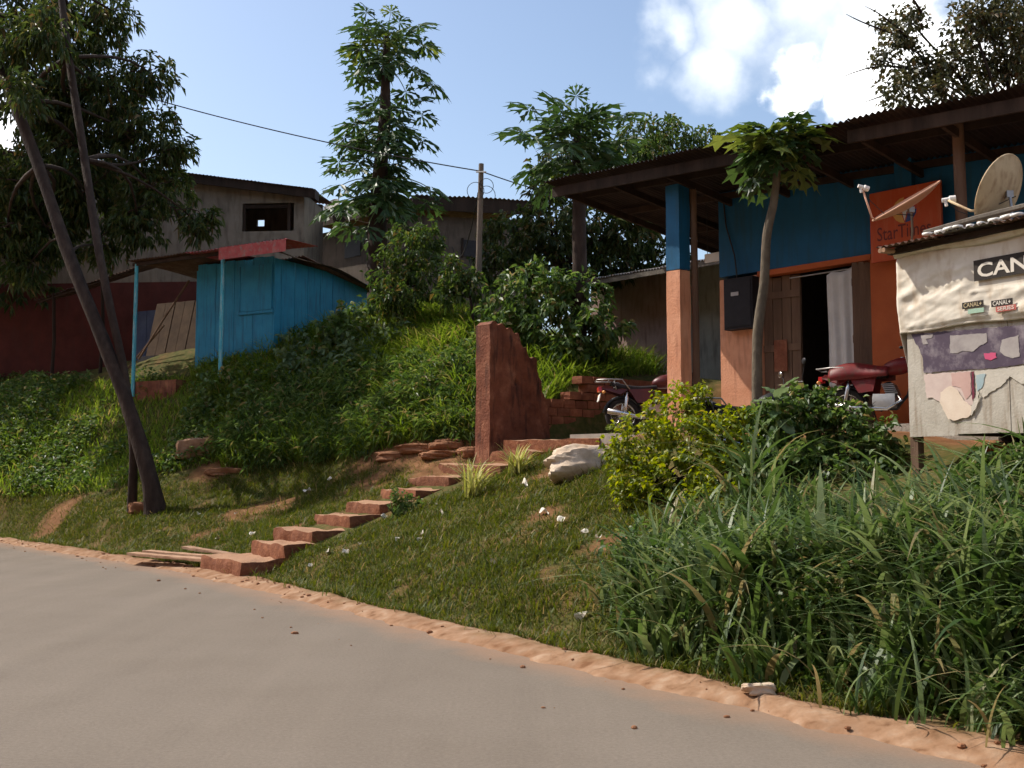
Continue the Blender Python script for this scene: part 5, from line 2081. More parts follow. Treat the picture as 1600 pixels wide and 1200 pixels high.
# ------------------------------------------------------------------ other trees and shrubs
def bush(name, label, cat, blobs, leafmat, clumps, per, L, W, base, stem_r=.05, droop=.4, oval=False, spread=.14, bark='bark', group=None, shell=.35, out=.55, nstem=3):
    base = Vector(base)
    t = thing(name, label, cat, tuple(base), group)
    lv = Leaves()
    crown(lv, blobs, clumps, per, L, W, droop=droop, oval=oval, spread=spread, shell=shell, out=out)
    lv.build("crown" if cat == "tree" else "foliage", leafmat, t, kind="stuff")
    mb = MB()
    cs = sorted((Vector(c) for c, r in blobs), key=lambda q: q.z)
    top = cs[len(cs) // 2]
    roots = []
    for k in range(nstem):
        pts = bend(base + Vector((.12 * math.cos(k * 2.1), .12 * math.sin(k * 2.1), -.15)) * (1 if nstem > 1 else .2), base.lerp(top, .75) + Vector((.25 * math.cos(k * 2.1), .25 * math.sin(k * 2.1), 0)) * (1 if nstem > 1 else 0), .08, 4, k)
        mb.tube(pts, [stem_r * (1 - .15 * j) for j in range(5)], 8)
        roots += pts[2:]
    mb.build("trunk" if cat == "tree" else "stem", bark, t, smooth=True)
    limbs(t, roots, blobs, stem_r * .5, bark, name="limb")
    return t


def gbase(px, Y):
    q = at(px, 600, Y)
    q.z = hz1(q.x, q.y)
    return q


bl = lambda *a: [blob_px(*q) for q in a]
bush("small_tree", "bushy light green tree left of the utility pole", "tree", bl((640, 385, 25.2, 48), (612, 425, 25.2, 40), (665, 430, 25.0, 42), (630, 465, 25, 42), (668, 370, 25.3, 30), (600, 470, 25, 30)),
     'mango_light', 150, 9, .17, .075, gbase(640, 25.2), .06, droop=.5)
bush("small_tree", "small round glossy tree between the light green tree and the utility pole", "tree", bl((712, 428, 24.3, 33), (735, 445, 24.2, 26), (700, 455, 24.2, 26)), 'mango_light', 170, 9, .17, .08, gbase(733, 24.3), .06, droop=.4, nstem=1)
bush("mango_tree", "dark mango tree with pale glints behind the left end of the porch", "tree", bl((800, 370, 27, 55), (860, 360, 27, 60), (860, 410, 27, 60), (930, 350, 27.5, 60), (985, 360, 27.5, 55), (960, 400, 27.5, 50), (1010, 330, 28, 45), (860, 300, 27.5, 40), (780, 420, 26.5, 45), (870, 260, 28, 40), (930, 270, 28.5, 50), (1040, 395, 28, 40), (1000, 420, 28, 40), (920, 420, 27.5, 45)),
     'mango_leaf', 130, 9, .22, .085, gbase(905, 27.3), .12, droop=.6, nstem=1)
bush("shrub", "dark lush shrub behind the ruined wall", "shrub", bl((800, 470, 23.6, 55), (850, 455, 23.4, 55), (905, 470, 23.2, 55), (850, 510, 23, 50), (915, 520, 22.8, 48), (790, 520, 23.2, 40), (955, 510, 23, 26), (890, 545, 22.6, 32)),
     'weed_leaf', 140, 8, .19, .095, gbase(860, 23.2), .06, droop=.45, oval=True)
bush("mango_tree", "mango tree showing over the shop roof between two papayas", "tree", bl((1000, 215, 27, 38), (1050, 225, 27, 45), (1100, 230, 27, 40), (1020, 250, 26.5, 40), (1085, 262, 26.5, 38), (970, 240, 27, 35), (1040, 200, 27.5, 26)),
     'mango_light', 160, 9, .18, .075, gbase(1040, 27), .1, droop=.6, nstem=1)
rt = [(1400, 60, 25, 34), (1440, 110, 25, 42), (1420, 30, 25.5, 30), (1485, 100, 25, 40), (1520, 40, 25, 45), (1560, 20, 25, 50), (1590, 90, 25, 52), (1540, 110, 25.5, 38), (1405, 140, 24.5, 34), (1470, 150, 24.5, 36), (1600, 30, 26, 60), (1380, 95, 25, 20), (1375, 40, 25.5, 16), (1650, 80, 26, 70), (1530, 150, 25, 36)]
RT = bush("roadside_tree", "sparse olive-leaved tree against bright cloud above the shop roof", "tree", bl(*rt), 'dry_tree_leaf', 190, 7, .15, .095, gbase(1560, 25.5), .15, droop=.3, shell=.15, nstem=1, spread=.2)
mb = MB()
for k, (a, b) in enumerate((((1420, 60), (1322, 22)), ((1420, 60), (1352, 10)), ((1430, 110), (1312, 122)), ((1400, 140), (1350, 160)), ((1440, 20), (1395, -30)), ((1460, 100), (1548, 92)))):
    p0, p1 = at(a[0], a[1], 25), at(b[0], b[1], 25)
    mb.tube(bend(p0, p1, .2, 6, k + 3), [.035, .03, .025, .02, .016, .012, .006], 5)
mb.build("bare_twig", 'bark', RT, smooth=True)
bush("yellow_shrub", "bright yellow-green hedge shrub beside the boulder", "shrub", bl((1055, 640, 13.8, 48), (1005, 690, 13.6, 54), (1080, 690, 13.4, 58), (1140, 680, 13.3, 48), (1000, 750, 13.4, 50), (1060, 750, 13.1, 54), (1120, 745, 13.0, 54), (972, 710, 13.6, 34), (1100, 790, 12.6, 44), (1150, 790, 12.3, 44), (1160, 655, 13.4, 32), (1165, 720, 13, 36), (1090, 622, 13.8, 26), (985, 775, 13.3, 28)),
     'hedge_leaf', 420, 9, .075, .055, gbase(1070, 13.5), .035, droop=.1, oval=True, spread=.09, nstem=5)
bush("dark_shrub", "dense dark green leafy shrub in front of the red motorcycle", "shrub", bl((1225, 660, 13.0, 50), (1280, 670, 12.9, 56), (1330, 700, 12.7, 56), (1240, 720, 12.6, 56), (1300, 740, 12.4, 58), (1380, 715, 12.6, 44), (1200, 700, 12.8, 42), (1360, 760, 12.2, 50), (1405, 735, 12.4, 34), (1250, 630, 13.1, 30), (1220, 780, 12.0, 48), (1280, 800, 11.8, 50), (1350, 800, 11.7, 48), (1410, 780, 11.9, 40), (1290, 640, 13, 36), (1330, 650, 12.9, 36), (1205, 640, 13, 34), (1375, 680, 12.7, 36), (1255, 620, 13, 30)),
     'weed_leaf', 360, 8, .095, .065, gbase(1290, 12.8), .04, droop=.3, oval=True, spread=.1, nstem=5)
bush("small_bush", "small dark bush growing beside the middle steps", "shrub", [(tuple(gbase(632, 17.0) + Vector((dx, 0, dz))), r) for dx, dz, r in ((0, .30, .20), (-.12, .16, .17), (.13, .15, .17), (0, .1, .18))], 'weed_leaf', 420, 8, .09, .04, gbase(633, 17.0), .015, droop=.3, spread=.06)
bush("weed_clump", "pale broad-leaved weeds on the slope below the shed post", "shrub", bl((345, 590, 25.6, 28), (385, 615, 25, 30), (330, 625, 25.4, 26), (420, 600, 25.4, 28), (300, 640, 25.4, 22)), 'weed_leaf', 110, 7, .15, .10, ground_hit(360, 640), .02, droop=.25, oval=True)
bush("weed_clump", "tall pale broad-leaved weeds against the right side of the blue shed", "shrub", bl((555, 490, 26, 30), (520, 525, 25.6, 34), (585, 520, 25.6, 32), (490, 560, 25.2, 26), (600, 480, 26.2, 26), (620, 545, 25, 26)), 'weed_leaf', 100, 7, .17, .11, ground_hit(550, 560), .025, droop=.25, oval=True)

bush("mango_tree", "dense mango tree added left of the red wall, beyond the edge of the picture, for its shade", "tree", SHADE, 'mango_leaf', 26, 8, .32, .14, sq, .2, droop=.6, nstem=1)

# pale cabbage-leaved plant among the shrubs: big leaves, each a part
cp_ = thing("cabbage_leaf_plant", "pale plant with large soft leaves standing above the dark shrub", "plant", tuple(gbase(1212, 12.7)))
top = at(1215, 625, 12.7)
MB().tube([ORG[cp_], top], [.03, .02], 7).build("stem", 'petiole', cp_)


def big_leaf_mesh(L, W, sd):
    mb = MB()
    def fn(a, b):
        x = b * L
        w = W * .5 * math.sin(math.pi * min(.985, b * .93 + .06)) ** .8
        y = (a * 2 - 1) * w
        return Vector((x, y, -.5 * x * x / L * .9 + .10 * abs(a * 2 - 1) * W + .012 * math.sin(b * 22 + a * 9 + sd)))
    mb.grid(fn, 6, 9)
    me = bpy.data.meshes.new("leaf")
    me.from_pydata(mb.v, [], mb.f)
    me.materials.append(M['big_leaf'])
    me.polygons.foreach_set('use_smooth', [True] * len(mb.f))
    me.update()
    return me


BLM = [big_leaf_mesh(.30, .17, 1), big_leaf_mesh(.24, .14, 2)]
for i in range(13):
    o = link("leaf", BLM[i % 2], cp_)
    o.location = top - ORG[cp_] + Vector((0, 0, -.03 * i + .06))
    o.rotation_euler = (RND.uniform(-.3, .3), -math.radians(62 - 8 * i), i * 2.4)

# variegated clumps beside the steps
for px, py, lab in ((738, 778, "variegated yellow-striped grass plant beside the upper steps"), (808, 740, "smaller variegated yellow-striped grass plant at the head of the steps")):
    g = ground_hit(px, py)
    t = thing("spider_plant", lab, "plant", tuple(g))
    n = 70
    az = RNG.uniform(0, 6.283, n)
    k = 1.0 if px < 780 else .75
    P, Q = ribbons(np.array([list(g - ORG[t])]) + RNG.normal(size=(n, 3)) * [.05, .05, 0], RNG.uniform(.45, .8, n) * k, RNG.uniform(.02, .034, n), az, RNG.uniform(.05, .35, n), RNG.uniform(.15, .9, n), 5)
    link("foliage", np_mesh("foliage", P, Q, 'variegated'), t)

# ------------------------------------------------------------------ grass
LAWN = [(-330, 770), (160, 775), (250, 745), (350, 738), (560, 715), (660, 690), (745, 690), (800, 700), (960, 700), (1010, 780), (1060, 830), (1300, 1000), (1700, 1200), (1700, 1260), (1000, 1075), (600, 975), (380, 915), (200, 880), (-60, 850), (-330, 830)]


def lawn_keep(X, Y, P):
    b = bare(X, Y, P)
    n = fbm(X * 2.3, Y * 2.3, 90)
    return RNG.random(X.shape) > np.clip(b * 1.05 + (n < .40) * .5, 0, .97)


N = 165000
pts = scatter(N, (-19, 4, 7, 33), LAWN, lawn_keep)
n = len(pts)
tall = fbm(pts[:, 0] * 1.6, pts[:, 1] * 1.6, 95)
H = RNG.uniform(.035, .085, n) * (.5 + 1.3 * tall)
pts[:, 2] -= .01
P1_, Q1_ = ribbons(pts, H, RNG.uniform(.006, .013, n), RNG.uniform(0, 6.283, n), RNG.uniform(0, .7, n), RNG.uniform(0, 1.0, n), 2)
pts2 = scatter(9000, (-19, 4, 7, 33), LAWN, lawn_keep)
n = len(pts2)
P2_, Q2_ = ribbons(pts2, RNG.uniform(.08, .2, n), RNG.uniform(.010, .02, n), RNG.uniform(0, 6.283, n), RNG.uniform(0, .7, n), RNG.uniform(.1, 1.0, n), 3)
lawn = link("lawn_grass", np_mesh("lawn_grass", np.concatenate([P1_, P2_]), np.concatenate([Q1_, Q2_ + len(P1_)]), 'grass_blade'), kind="stuff")
vp = []
for _ in range(9000):
    j = RND.randint(0, nf - 1)
    if -15 < fine[j][0] < 6 and 2 < fine[j][1] < 29:
        q = fine[j] + tan[j] * RND.uniform(-.6, .6) + nrm[j] * (.08 + .4 * RND.random() ** .6)
        if vnoise(np.array(q[0] * 2.2), np.array(q[1] * 2.2), 160) > .52:
            vp.append((q[0], q[1]))
vp = np.array(vp)
vp = np.c_[vp, hz(vp[:, 0], vp[:, 1])]
n = len(vp)
P3_, Q3_ = ribbons(vp, RNG.uniform(.05, .16, n), RNG.uniform(.008, .016, n), RNG.uniform(0, 6.283, n), RNG.uniform(.1, .9, n), RNG.uniform(.1, 1.0, n), 3)
vg = link("verge_grass", np_mesh("verge_grass", P3_, Q3_, 'grass_blade'), kind="stuff")
tag(vg, "ragged tufts of grass creeping over the sandy road edge", "grass")
tag(lawn, "short patchy green turf on the bank either side of the steps", "grass")

MOUND = [(345, 735), (350, 640), (300, 590), (420, 540), (520, 520), (620, 495), (745, 495), (745, 690), (650, 690), (560, 715)]
pts = scatter(42000, (-9, 1, 19, 31), MOUND)
ptsb = scatter(9000, (-1, 4.5, 20, 27), [(750, 500), (960, 500), (1040, 600), (900, 600), (850, 640), (800, 560)], lambda X, Y, P: ~((X - FW.o.x) * FW.b.x + (Y - FW.o.y) * FW.b.y < .35))
pts = np.concatenate([pts, ptsb])
n = len(pts)
h = .5 + fbm(pts[:, 0] * 1.1, pts[:, 1] * 1.1, 101)
P, Q = ribbons(pts, RNG.uniform(.18, .62, n) * h, RNG.uniform(.016, .036, n), RNG.uniform(0, 6.283, n), RNG.uniform(.05, .5, n), RNG.uniform(.2, 1.3, n), 5)
mg = link("mound_grass", np_mesh("mound_grass", P, Q, 'mound_blade'), kind="stuff")
tag(mg, "long wild grass covering the mound left of the ruined wall", "grass")
lv = Leaves()
pts = scatter(9000, (-9, 1, 19, 31), MOUND, lambda X, Y, P: RNG.random(X.shape) < smoothstep(.42, .6, fbm(X * .9, Y * .9, 120)))
n = len(pts)
pts[:, 2] += RNG.uniform(.05, .42, n)
lv.add(pts, rand_unit(n) * [1, 1, .5] + [[0, 0, .15]], RNG.uniform(.07, .17, n), RNG.uniform(.03, .075, n), oval=True)
o = lv.build("mound_weeds", 'weed_leaf', kind="stuff")
tag(o, "leafy weeds mixed into the long grass of the mound", "weeds")
lv = Leaves()
MFACE = [(350, 728), (365, 655), (440, 600), (560, 590), (745, 575), (745, 685), (650, 690), (560, 712), (450, 730)]
pts = scatter(150, (-9, 1, 19, 31), MFACE)
crown(lv, [((q[0], q[1], q[2] + RNG.uniform(.1, .35)), RNG.uniform(.25, .55)) for q in pts], 120, 8, .20, .042, droop=.45, spread=.2, shell=.3, out=.7)
o = lv.build("mound_bushes", 'weed_leaf', kind="stuff")
tag(o, "dark bushy narrow-leaved weeds on the steep face of the mound", "weeds")
lv = Leaves()
pts = scatter(42, (-9, 1, 19, 31), [(420, 560), (500, 530), (600, 510), (640, 545), (560, 600), (440, 610)])
crown(lv, [((q[0], q[1], q[2] + .25), RNG.uniform(.25, .45)) for q in pts], 70, 6, .20, .11, droop=.2, spread=.2, oval=True, out=.6)
o = lv.build("mound_broadleaf", 'big_leaf', kind="stuff")
tag(o, "pale broad-leaved weeds spilling down the mound beside the shed", "weeds")

LBANK = [(-260, 600), (150, 600), (300, 590), (420, 575), (400, 640), (360, 720), (270, 740), (150, 772), (-60, 785), (-260, 790)]
pts = scatter(32000, (-22, -4, 20, 38), LBANK)
n = len(pts)
h = .5 + fbm(pts[:, 0] * .8, pts[:, 1] * .8, 131)
P, Q = ribbons(pts, RNG.uniform(.14, .36, n) * h, RNG.uniform(.016, .032, n), RNG.uniform(0, 6.283, n), RNG.uniform(.05, .5, n), RNG.uniform(.1, 1.0, n), 4)
o = link("bank_grass", np_mesh("bank_grass", P, Q, 'mound_blade'), kind="stuff")
tag(o, "rank green grass on the slope below the shed and red wall", "grass")
lv = Leaves()
pts = scatter(24000, (-22, -4, 20, 38), LBANK, lambda X, Y, P: RNG.random(X.shape) < smoothstep(.35, .6, fbm(X * .7, Y * .7, 140)))
n = len(pts)
pts[:, 2] += RNG.uniform(.04, .40, n)
lv.add(pts, rand_unit(n) * [1, 1, .5] + [[0, 0, .15]], RNG.uniform(.07, .16, n), RNG.uniform(.04, .09, n), oval=True)
o = lv.build("bank_weeds", 'weed_leaf', kind="stuff")
tag(o, "broad-leaved weeds spread over the slope behind the leaning tree", "weeds")

# tall reed grass on the right, in clumps whose blades arch outward
REED = [(960, 960), (985, 925), (1010, 900), (1060, 925), (1120, 915), (1180, 920), (1240, 920), (1320, 915), (1430, 880), (1500, 800), (1700, 775), (1980, 760), (1980, 1330), (1700, 1240), (1500, 1150), (1300, 1105), (1100, 1050), (960, 990)]
mid_ = scatter(70, (-1, 9, 4, 14), [(1000, 860), (1060, 830), (1200, 820), (1430, 800), (1430, 870), (1060, 905)])
cl_ = scatter(290, (-1, 10, 2.8, 14), REED)
sm_ = scatter(40, (-1, 9, 4, 14), [(935, 985), (965, 930), (1040, 900), (1060, 1040), (980, 1010)])
cl_ = np.concatenate([cl_, sm_, mid_])
cx, cy = proj(cl_)
RP, RQ, off = [], [], 0
for i, c in enumerate(cl_):
    k = int(RNG.integers(11, 20))
    big = .55 + .75 * float(fbm(np.array(c[0] * .9), np.array(c[1] * .9), 150))
    edge = float(smoothstep(930, 1080, cx[i]))
    sz = big * (.42 + .58 * edge)
    S_, Pp = edge_sp(c[:1], c[1:2])
    sz *= 1 - .25 * float(smoothstep(1400, 1500, cx[i])) * float(smoothstep(960, 860, cy[i]))
    sz *= .5 if i >= len(cl_) - 70 else 1
    sz *= float(.55 + .45 * smoothstep(.35, 1.3, Pp[0]))
    rts = c[None] + RNG.normal(size=(k, 3)) * [.11, .11, 0]
    az = RNG.uniform(0, 6.283, k)
    Hh = RNG.uniform(.45, 1.35, k) * sz
    wk = RNG.choice([.7, 1.0, 1.5])
    p_, q_ = ribbons(rts, Hh, RNG.uniform(.024, .060, k) * (.7 + .4 * sz) * wk, az, RNG.uniform(.03, .34, k), RNG.uniform(.15, 1.1, k), 8, twist=RNG.uniform(-.6, .6, k), drop=.42)
    RP.append(p_)
    RQ.append(q_ + off)
    off += len(p_)
for px, Y, k, hh in ((1168, 12.1, 16, 1.5), (1212, 12.3, 12, 1.6), (1130, 11.8, 12, 1.2), (1190, 11.6, 14, 1.2), (1060, 11.6, 10, 1.0), (1470, 9.6, 14, .75), (1545, 9.0, 14, .8)):
    c = np.array(gbase(px, Y))
    rts = c[None] + RNG.normal(size=(k, 3)) * [.13, .13, 0]
    p_, q_ = ribbons(rts, RNG.uniform(.6, 1.0, k) * hh, RNG.uniform(.035, .07, k), RNG.uniform(0, 6.283, k), RNG.uniform(.05, .3, k), RNG.uniform(.3, 1.3, k), 9, twist=RNG.uniform(-.6, .6, k), drop=.40)
    RP.append(p_)
    RQ.append(q_ + off)
    off += len(p_)
for c in scatter(72, (-1, 10, 2.8, 14), REED, lambda X, Y, P: P > .8):
    k = 6
    rts = c[None] + RNG.normal(size=(k, 3)) * [.16, .16, 0]
    p_, q_ = ribbons(rts, RNG.uniform(.75, 1.35, k), RNG.uniform(.035, .065, k), RNG.uniform(0, 6.283, k), RNG.uniform(.08, .4, k), RNG.uniform(.4, 1.4, k), 10, twist=RNG.uniform(-.5, .5, k), drop=.40)
    RP.append(p_)
    RQ.append(q_ + off)
    off += len(p_)
o = link("reed_grass", np_mesh("reed_grass", np.concatenate(RP), np.concatenate(RQ), 'reed_blade'), kind="stuff")
tag(o, "tall arching reed grass filling the bank below the kiosk", "grass")
lv = Leaves()
pts = scatter(26000, (-1, 10, 2.8, 14), REED, lambda X, Y, P: P > .6)
n = len(pts)
pts[:, 2] += RNG.uniform(.02, .45, n) * smoothstep(.5, 1.6, edge_sp(pts[:, 0], pts[:, 1])[1])
lv.add(pts, rand_unit(n) * [1, 1, .6] + [[0, 0, .2]], RNG.uniform(.05, .15, n), RNG.uniform(.02, .065, n), oval=True)
o = lv.build("undergrowth", 'weed_leaf', kind="stuff")
tag(o, "low leafy undergrowth between the stems of the tall reed grass", "weeds")
lv = Leaves()
pts = scatter(80, (-1, 10, 2.8, 14), REED, lambda X, Y, P: P > .9)
crown(lv, [((q[0], q[1], q[2] + RNG.uniform(.15, .45)), RNG.uniform(.16, .34)) for q in pts], 330, 7, .085, .05, droop=.2, spread=.12, oval=True, out=.6)
o = lv.build("bank_herbs", 'weed_leaf', kind="stuff")
tag(o, "round-leaved herbs growing up through the reed grass", "weeds")

# ------------------------------------------------------------------ motorcycles
def motorcycle(label, loc, heading, lean=.12, paint='bike_red', loaded=False):
    t = thing("motorcycle", label, "motorcycle", (0, 0, 0), "motorcycles parked on the shop porch")
    WB, R = 1.24, .29
    for x, nm in ((0, "rear_wheel"), (WB, "front_wheel")):
        mb = MB()
        mb.tube([(x, -.06, R), (x, .06, R)], .06, 12)
        w = mb.build(nm, 'dull_metal', t, smooth=False)
        MB().torus((x, 0, R), (0, 1, 0), R - .045, .048 if x == 0 else .04, 36, 10).build("tyre", 'rubber', w, smooth=True)
        mb = MB()
        mb.torus((x, 0, R), (0, 1, 0), R - .085, .016, 32, 6, 1.6)
        for k in range(18):
            a = k * 2 * math.pi / 18
            s_ = .04 if k % 2 else -.04
            mb.tube([(x + .05 * math.cos(a), s_, R + .05 * math.sin(a)), (x + (R - .09) * math.cos(a + .25), 0, R + (R - .09) * math.sin(a + .25))], .0035, 4, cap=False)
        mb.build("rim", 'chrome', w, smooth=True)
    def arc(x, z, r, a0, a1, n=9):
        return [(x + r * math.cos(math.radians(a0 + (a1 - a0) * i / n)), 0, z + r * math.sin(math.radians(a0 + (a1 - a0) * i / n))) for i in range(n + 1)]
    for x, a0, a1, nm in ((0, 20, 170, "rear_fender"), (WB, 25, 160, "front_fender")):
        mb = MB()
        pts = arc(x, R, R + .035, a0, a1)
        o = len(mb.v)
        for p in pts:
            for y, dz in ((-.075, -.025), (-.04, .006), (.04, .006), (.075, -.025)):
                d = Vector((p[0] - x, 0, p[2] - R)).normalized()
                mb.v.append((p[0] + d.x * dz, y, p[2] + d.z * dz))
        for i in range(len(pts) - 1):
            for j in range(3):
                mb.f.append((o + i * 4 + j, o + i * 4 + j + 1, o + i * 4 + j + 5, o + i * 4 + j + 4))
        f = mb.build(nm, 'black_metal' if x == 0 else paint, t, smooth=True)
        f.modifiers.new("thick", 'SOLIDIFY').thickness = .006
    mb = MB()                                              # frame tubes
    mb.tube([(.98, 0, .92), (.70, 0, .80), (.30, 0, .68), (-.12, .09, .72)], .022, 8)
    mb.tube([(.30, 0, .68), (-.12, -.09, .72)], .018, 8)
    mb.tube([(.98, 0, .90), (.86, 0, .45), (.70, 0, .26), (.30, 0, .28), (.22, 0, .66)], .022, 8)
    mb.tube([(.32, .09, .30), (0, .09, R)], .02, 8)
    mb.tube([(.32, -.09, .30), (0, -.09, R)], .02, 8)
    mb.build("frame", 'black_metal', t, smooth=True)
    for y in (-.11, .11):
        MB().tube([(0, y, R), (.03, y, .42), (.05, y, .55), (.07, y, .68)], [.02, .032, .032, .018], 10).build("shock_absorber", 'chrome', t, smooth=True)
        MB().tube([(WB, y * .75, R), (1.10, y * .75, .72), (1.0, y * .75, 1.0)], [.026, .024, .022], 10).build("fork_leg", 'chrome', t, smooth=True)
    mb = MB()
    rough_block(mb, (.40, -.13, .27), (.32, 0, 0), (0, .26, 0), (0, 0, .20), (4, 3, 3), .015, 5)
    en = smooth_angle(mb.build("engine", 'dull_metal', t), 50)
    for k in range(6):
        mb = MB()
        mb.box((.66 - .012 * k, 0, .47 + k * .026), (.17, .19, .010))
        mb.build("cooling_fin", 'dull_metal', en)
    MB().tube([(.63, 0, .46), (.57, 0, .63)], .06, 12).build("cylinder_barrel", 'black_metal', en, smooth=True)
    MB().tube([(.50, .135, .36), (.50, .165, .36)], [.095, .085], 16).build("engine_cover", 'chrome', en)
    mb = MB()
    mb.tube([(.70, -.06, .50), (.80, -.10, .36), (.62, -.14, .24), (.2, -.15, .26), (-.28, -.16, .34)], [.022, .022, .024, .042, .045], 10)
    mb.build("exhaust", 'chrome', t, smooth=True)
    mb = MB()                                              # tank, seat, side covers
    mb.ball((.74, 0, .86), (.25, .135, .115), 18, 10, Matrix.Rotation(math.radians(-10), 3, 'Y'))
    tk = mb.build("fuel_tank", paint, t, smooth=True)
    MB().tube([(.78, 0, .965), (.78, 0, .985)], .035, 12).build("filler_cap", 'chrome', tk)
    mb = MB()
    def seat(a, b):
        x = -.18 + a * .74
        w_ = .135 * (1 - .25 * a)
        ang = math.pi * b
        zt_ = .79 - .05 * math.sin(a * math.pi * .9) + .03 * (1 - a)
        return (x, w_ * math.cos(ang), zt_ - .05 + .075 * math.sin(ang) ** .6)
    mb.grid(seat, 14, 10)
    mb.box((.19, 0, .725), (.70, .22, .03))
    mb.build("seat", 'seat_vinyl', t, smooth=True)
    for y in (-1, 1):
        mb = MB()
        mb.slab([(.08, y * .115, .70), (.46, y * .105, .72), (.42, y * .115, .50), (.22, y * .12, .48)], (0, y * .025, 0))
        mb.build("side_cover", paint, t)
        mb = MB()
        mb.slab([(.08, y * .10, .70), (-.30, y * .07, .78), (-.36, y * .05, .73), (-.05, y * .10, .62)], (0, y * .02, 0))
        mb.build("tail_panel", paint, t)
        MB().tube([(-.34, y * .06, .64), (-.34, y * .17, .64)], .010, 6).build("indicator_stalk", 'black_metal', t)
        MB().ball((-.34, y * .20, .64), (.028, .045, .028), 10, 6).build("indicator", 'amber_lens', t, smooth=True)
        MB().tube([(.40, y * .10, .30), (.40, y * .30, .29)], .014, 8).build("footrest", 'rubber', t)
        MB().tube([(1.0, y * .30, 1.06), (1.02, y * .36, 1.22), (1.01, y * .40, 1.28)], .006, 6).build("mirror_stalk", 'black_metal', t)
        mb = MB()
        mb.ball((1.0, y * .42, 1.30), (.018, .065, .042), 12, 8)
        mb.build("mirror", 'chrome' if y > 0 else 'black_metal', t, smooth=True)
    mb = MB()
    mb.box((-.37, 0, .72), (.06, .14, .07))
    mb.build("tail_light", 'tail_lens', t)
    mb = MB()
    mb.box((-.385, 0, .58), (.012, .17, .12), Matrix.Rotation(.25, 3, 'Y'))
    mb.build("number_plate", 'white_plastic', t)
    mb = MB()                                              # tubular rack behind the seat
    for y in (-.12, .12):
        mb.tube([(.10, y * 1.15, .70), (-.02, y * 1.2, .86), (-.20, y, .87), (-.42, y * .8, .86)], .011, 7)
        mb.tube([(-.15, y * 1.0, .87), (-.12, y, .70)], .009, 6)
    for x in (-.42, -.32, -.22, -.12):
        mb.tube([(x, -.10, .865), (x, .10, .865)], .009, 6)
    mb.build("rack", 'dull_metal', t, smooth=True)
    mb = MB()
    mb.tube([(.88, -.37, 1.04), (.94, -.26, 1.07), (1.0, -.10, 1.06), (1.0, 0, 1.02), (1.0, .10, 1.06), (.94, .26, 1.07), (.88, .37, 1.04)], .012, 8)
    hb = mb.build("handlebar", 'chrome', t, smooth=True)
    for y in (-1, 1):
        MB().tube([(.915, y * .31, 1.055), (.875, y * .42, 1.03)], .019, 8).build("grip", 'rubber', hb, smooth=True)
        MB().tube([(.95, y * .25, 1.06), (.99, y * .34, 1.05), (.97, y * .42, 1.03)], .007, 6).build("brake_lever", 'dull_metal', hb)
    mb = MB()
    mb.tube([(1.08, 0, .92), (1.14, 0, .93), (1.20, 0, .935)], [.06, .09, .085], 16)
    hl = mb.build("headlight", 'black_metal', t, smooth=False)
    MB().ball((1.195, 0, .935), (.03, .078, .078), 16, 8).build("lens", 'chrome', hl, smooth=True)
    MB().ball((1.05, 0, 1.05), (.05, .085, .04), 12, 8).build("instrument_pod", 'black_metal', t, smooth=True)
    MB().tube([(.35, .1, .26), (.40, .22, .02)], .012, 6).build("side_stand", 'black_metal', t)
    if loaded:
        mb = MB()
        mb.grid(lambda a, b: (-.22 + a * .85, .17 * math.cos(math.pi * b) * (1 + .08 * math.sin(a * 9)), .66 + (.22 + .05 * math.sin(a * 5)) * math.sin(math.pi * b) ** .7 + .04 * a), 20, 12)
        sc_ = mb.build("seat_cover", 'bike_red', t, smooth=True)
        sc_.modifiers.new("thick", 'SOLIDIFY').thickness = .006
        mb = MB()
        mb.grid(lambda a, b: (1.06 + .10 * b - .05 * (a * 2 - 1) ** 2, (a * 2 - 1) * (.20 - .06 * b), .98 + .40 * b), 8, 6)
        ws = mb.build("windshield", 'black_box', t, smooth=True)
        ws.modifiers.new("thick", 'SOLIDIFY').thickness = .006
    h = Vector((heading[0], heading[1], 0)).normalized()
    t.location = loc
    t.rotation_euler = (-lean, 0, math.atan2(h.y, h.x))
    return t


z_f = FB.o.z - .02
q = at(974, 660, 17.55)
motorcycle("dark red motorcycle with tubular rear rack parked behind the blue and orange column", (q.x, q.y, z_f), (1, .10), paint='bike_dark')
q = at(1128, 640, 13.9)
motorcycle("motorcycle mostly hidden behind the pale big-leaved plant near the doorway", (q.x, q.y, hz1(q.x + .4, q.y) - .12), (.98, .12), paint='black_metal')
q = at(1322, 660, 15.45)
motorcycle("red covered motorcycle with dark windshield parked beside the kiosk", (q.x, q.y, z_f), (.80, -.60), loaded=True)

# ------------------------------------------------------------------ boulders, planks, litter
def boulder(name, label, cat, c, size, mat, seed, rot=0.0, flat=.6):
    c = Vector(c)
    mb = MB()
    n, m = 44, 28
    R_ = Matrix.Rotation(rot, 3, 'Z')
    for i in range(m + 1):
        t = math.pi * i / m
        for k in range(n):
            a = k * 2 * math.pi / n
            d = Vector((math.sin(t) * math.cos(a), math.sin(t) * math.sin(a), math.cos(t)))
            p = Vector([math.copysign(abs(x) ** flat, x) for x in d])
            s_ = .66 + .62 * float(fbm(np.array(d.x * 1.3 + seed * 3.1 + d.z), np.array(d.y * 1.3 + d.z * 1.7 + seed), seed, 5))
            mb.v.append(tuple(c + R_ @ Vector((p.x * size[0], p.y * size[1], p.z * size[2])) * s_))
    for i in range(m):
        for k in range(n):
            k2 = (k + 1) % n
            mb.f.append((i * n + k, (i + 1) * n + k, (i + 1) * n + k2, i * n + k2))
    o = mb.build(name, mat)
    smooth_angle(o, 30)
    return tag(o, label, cat)


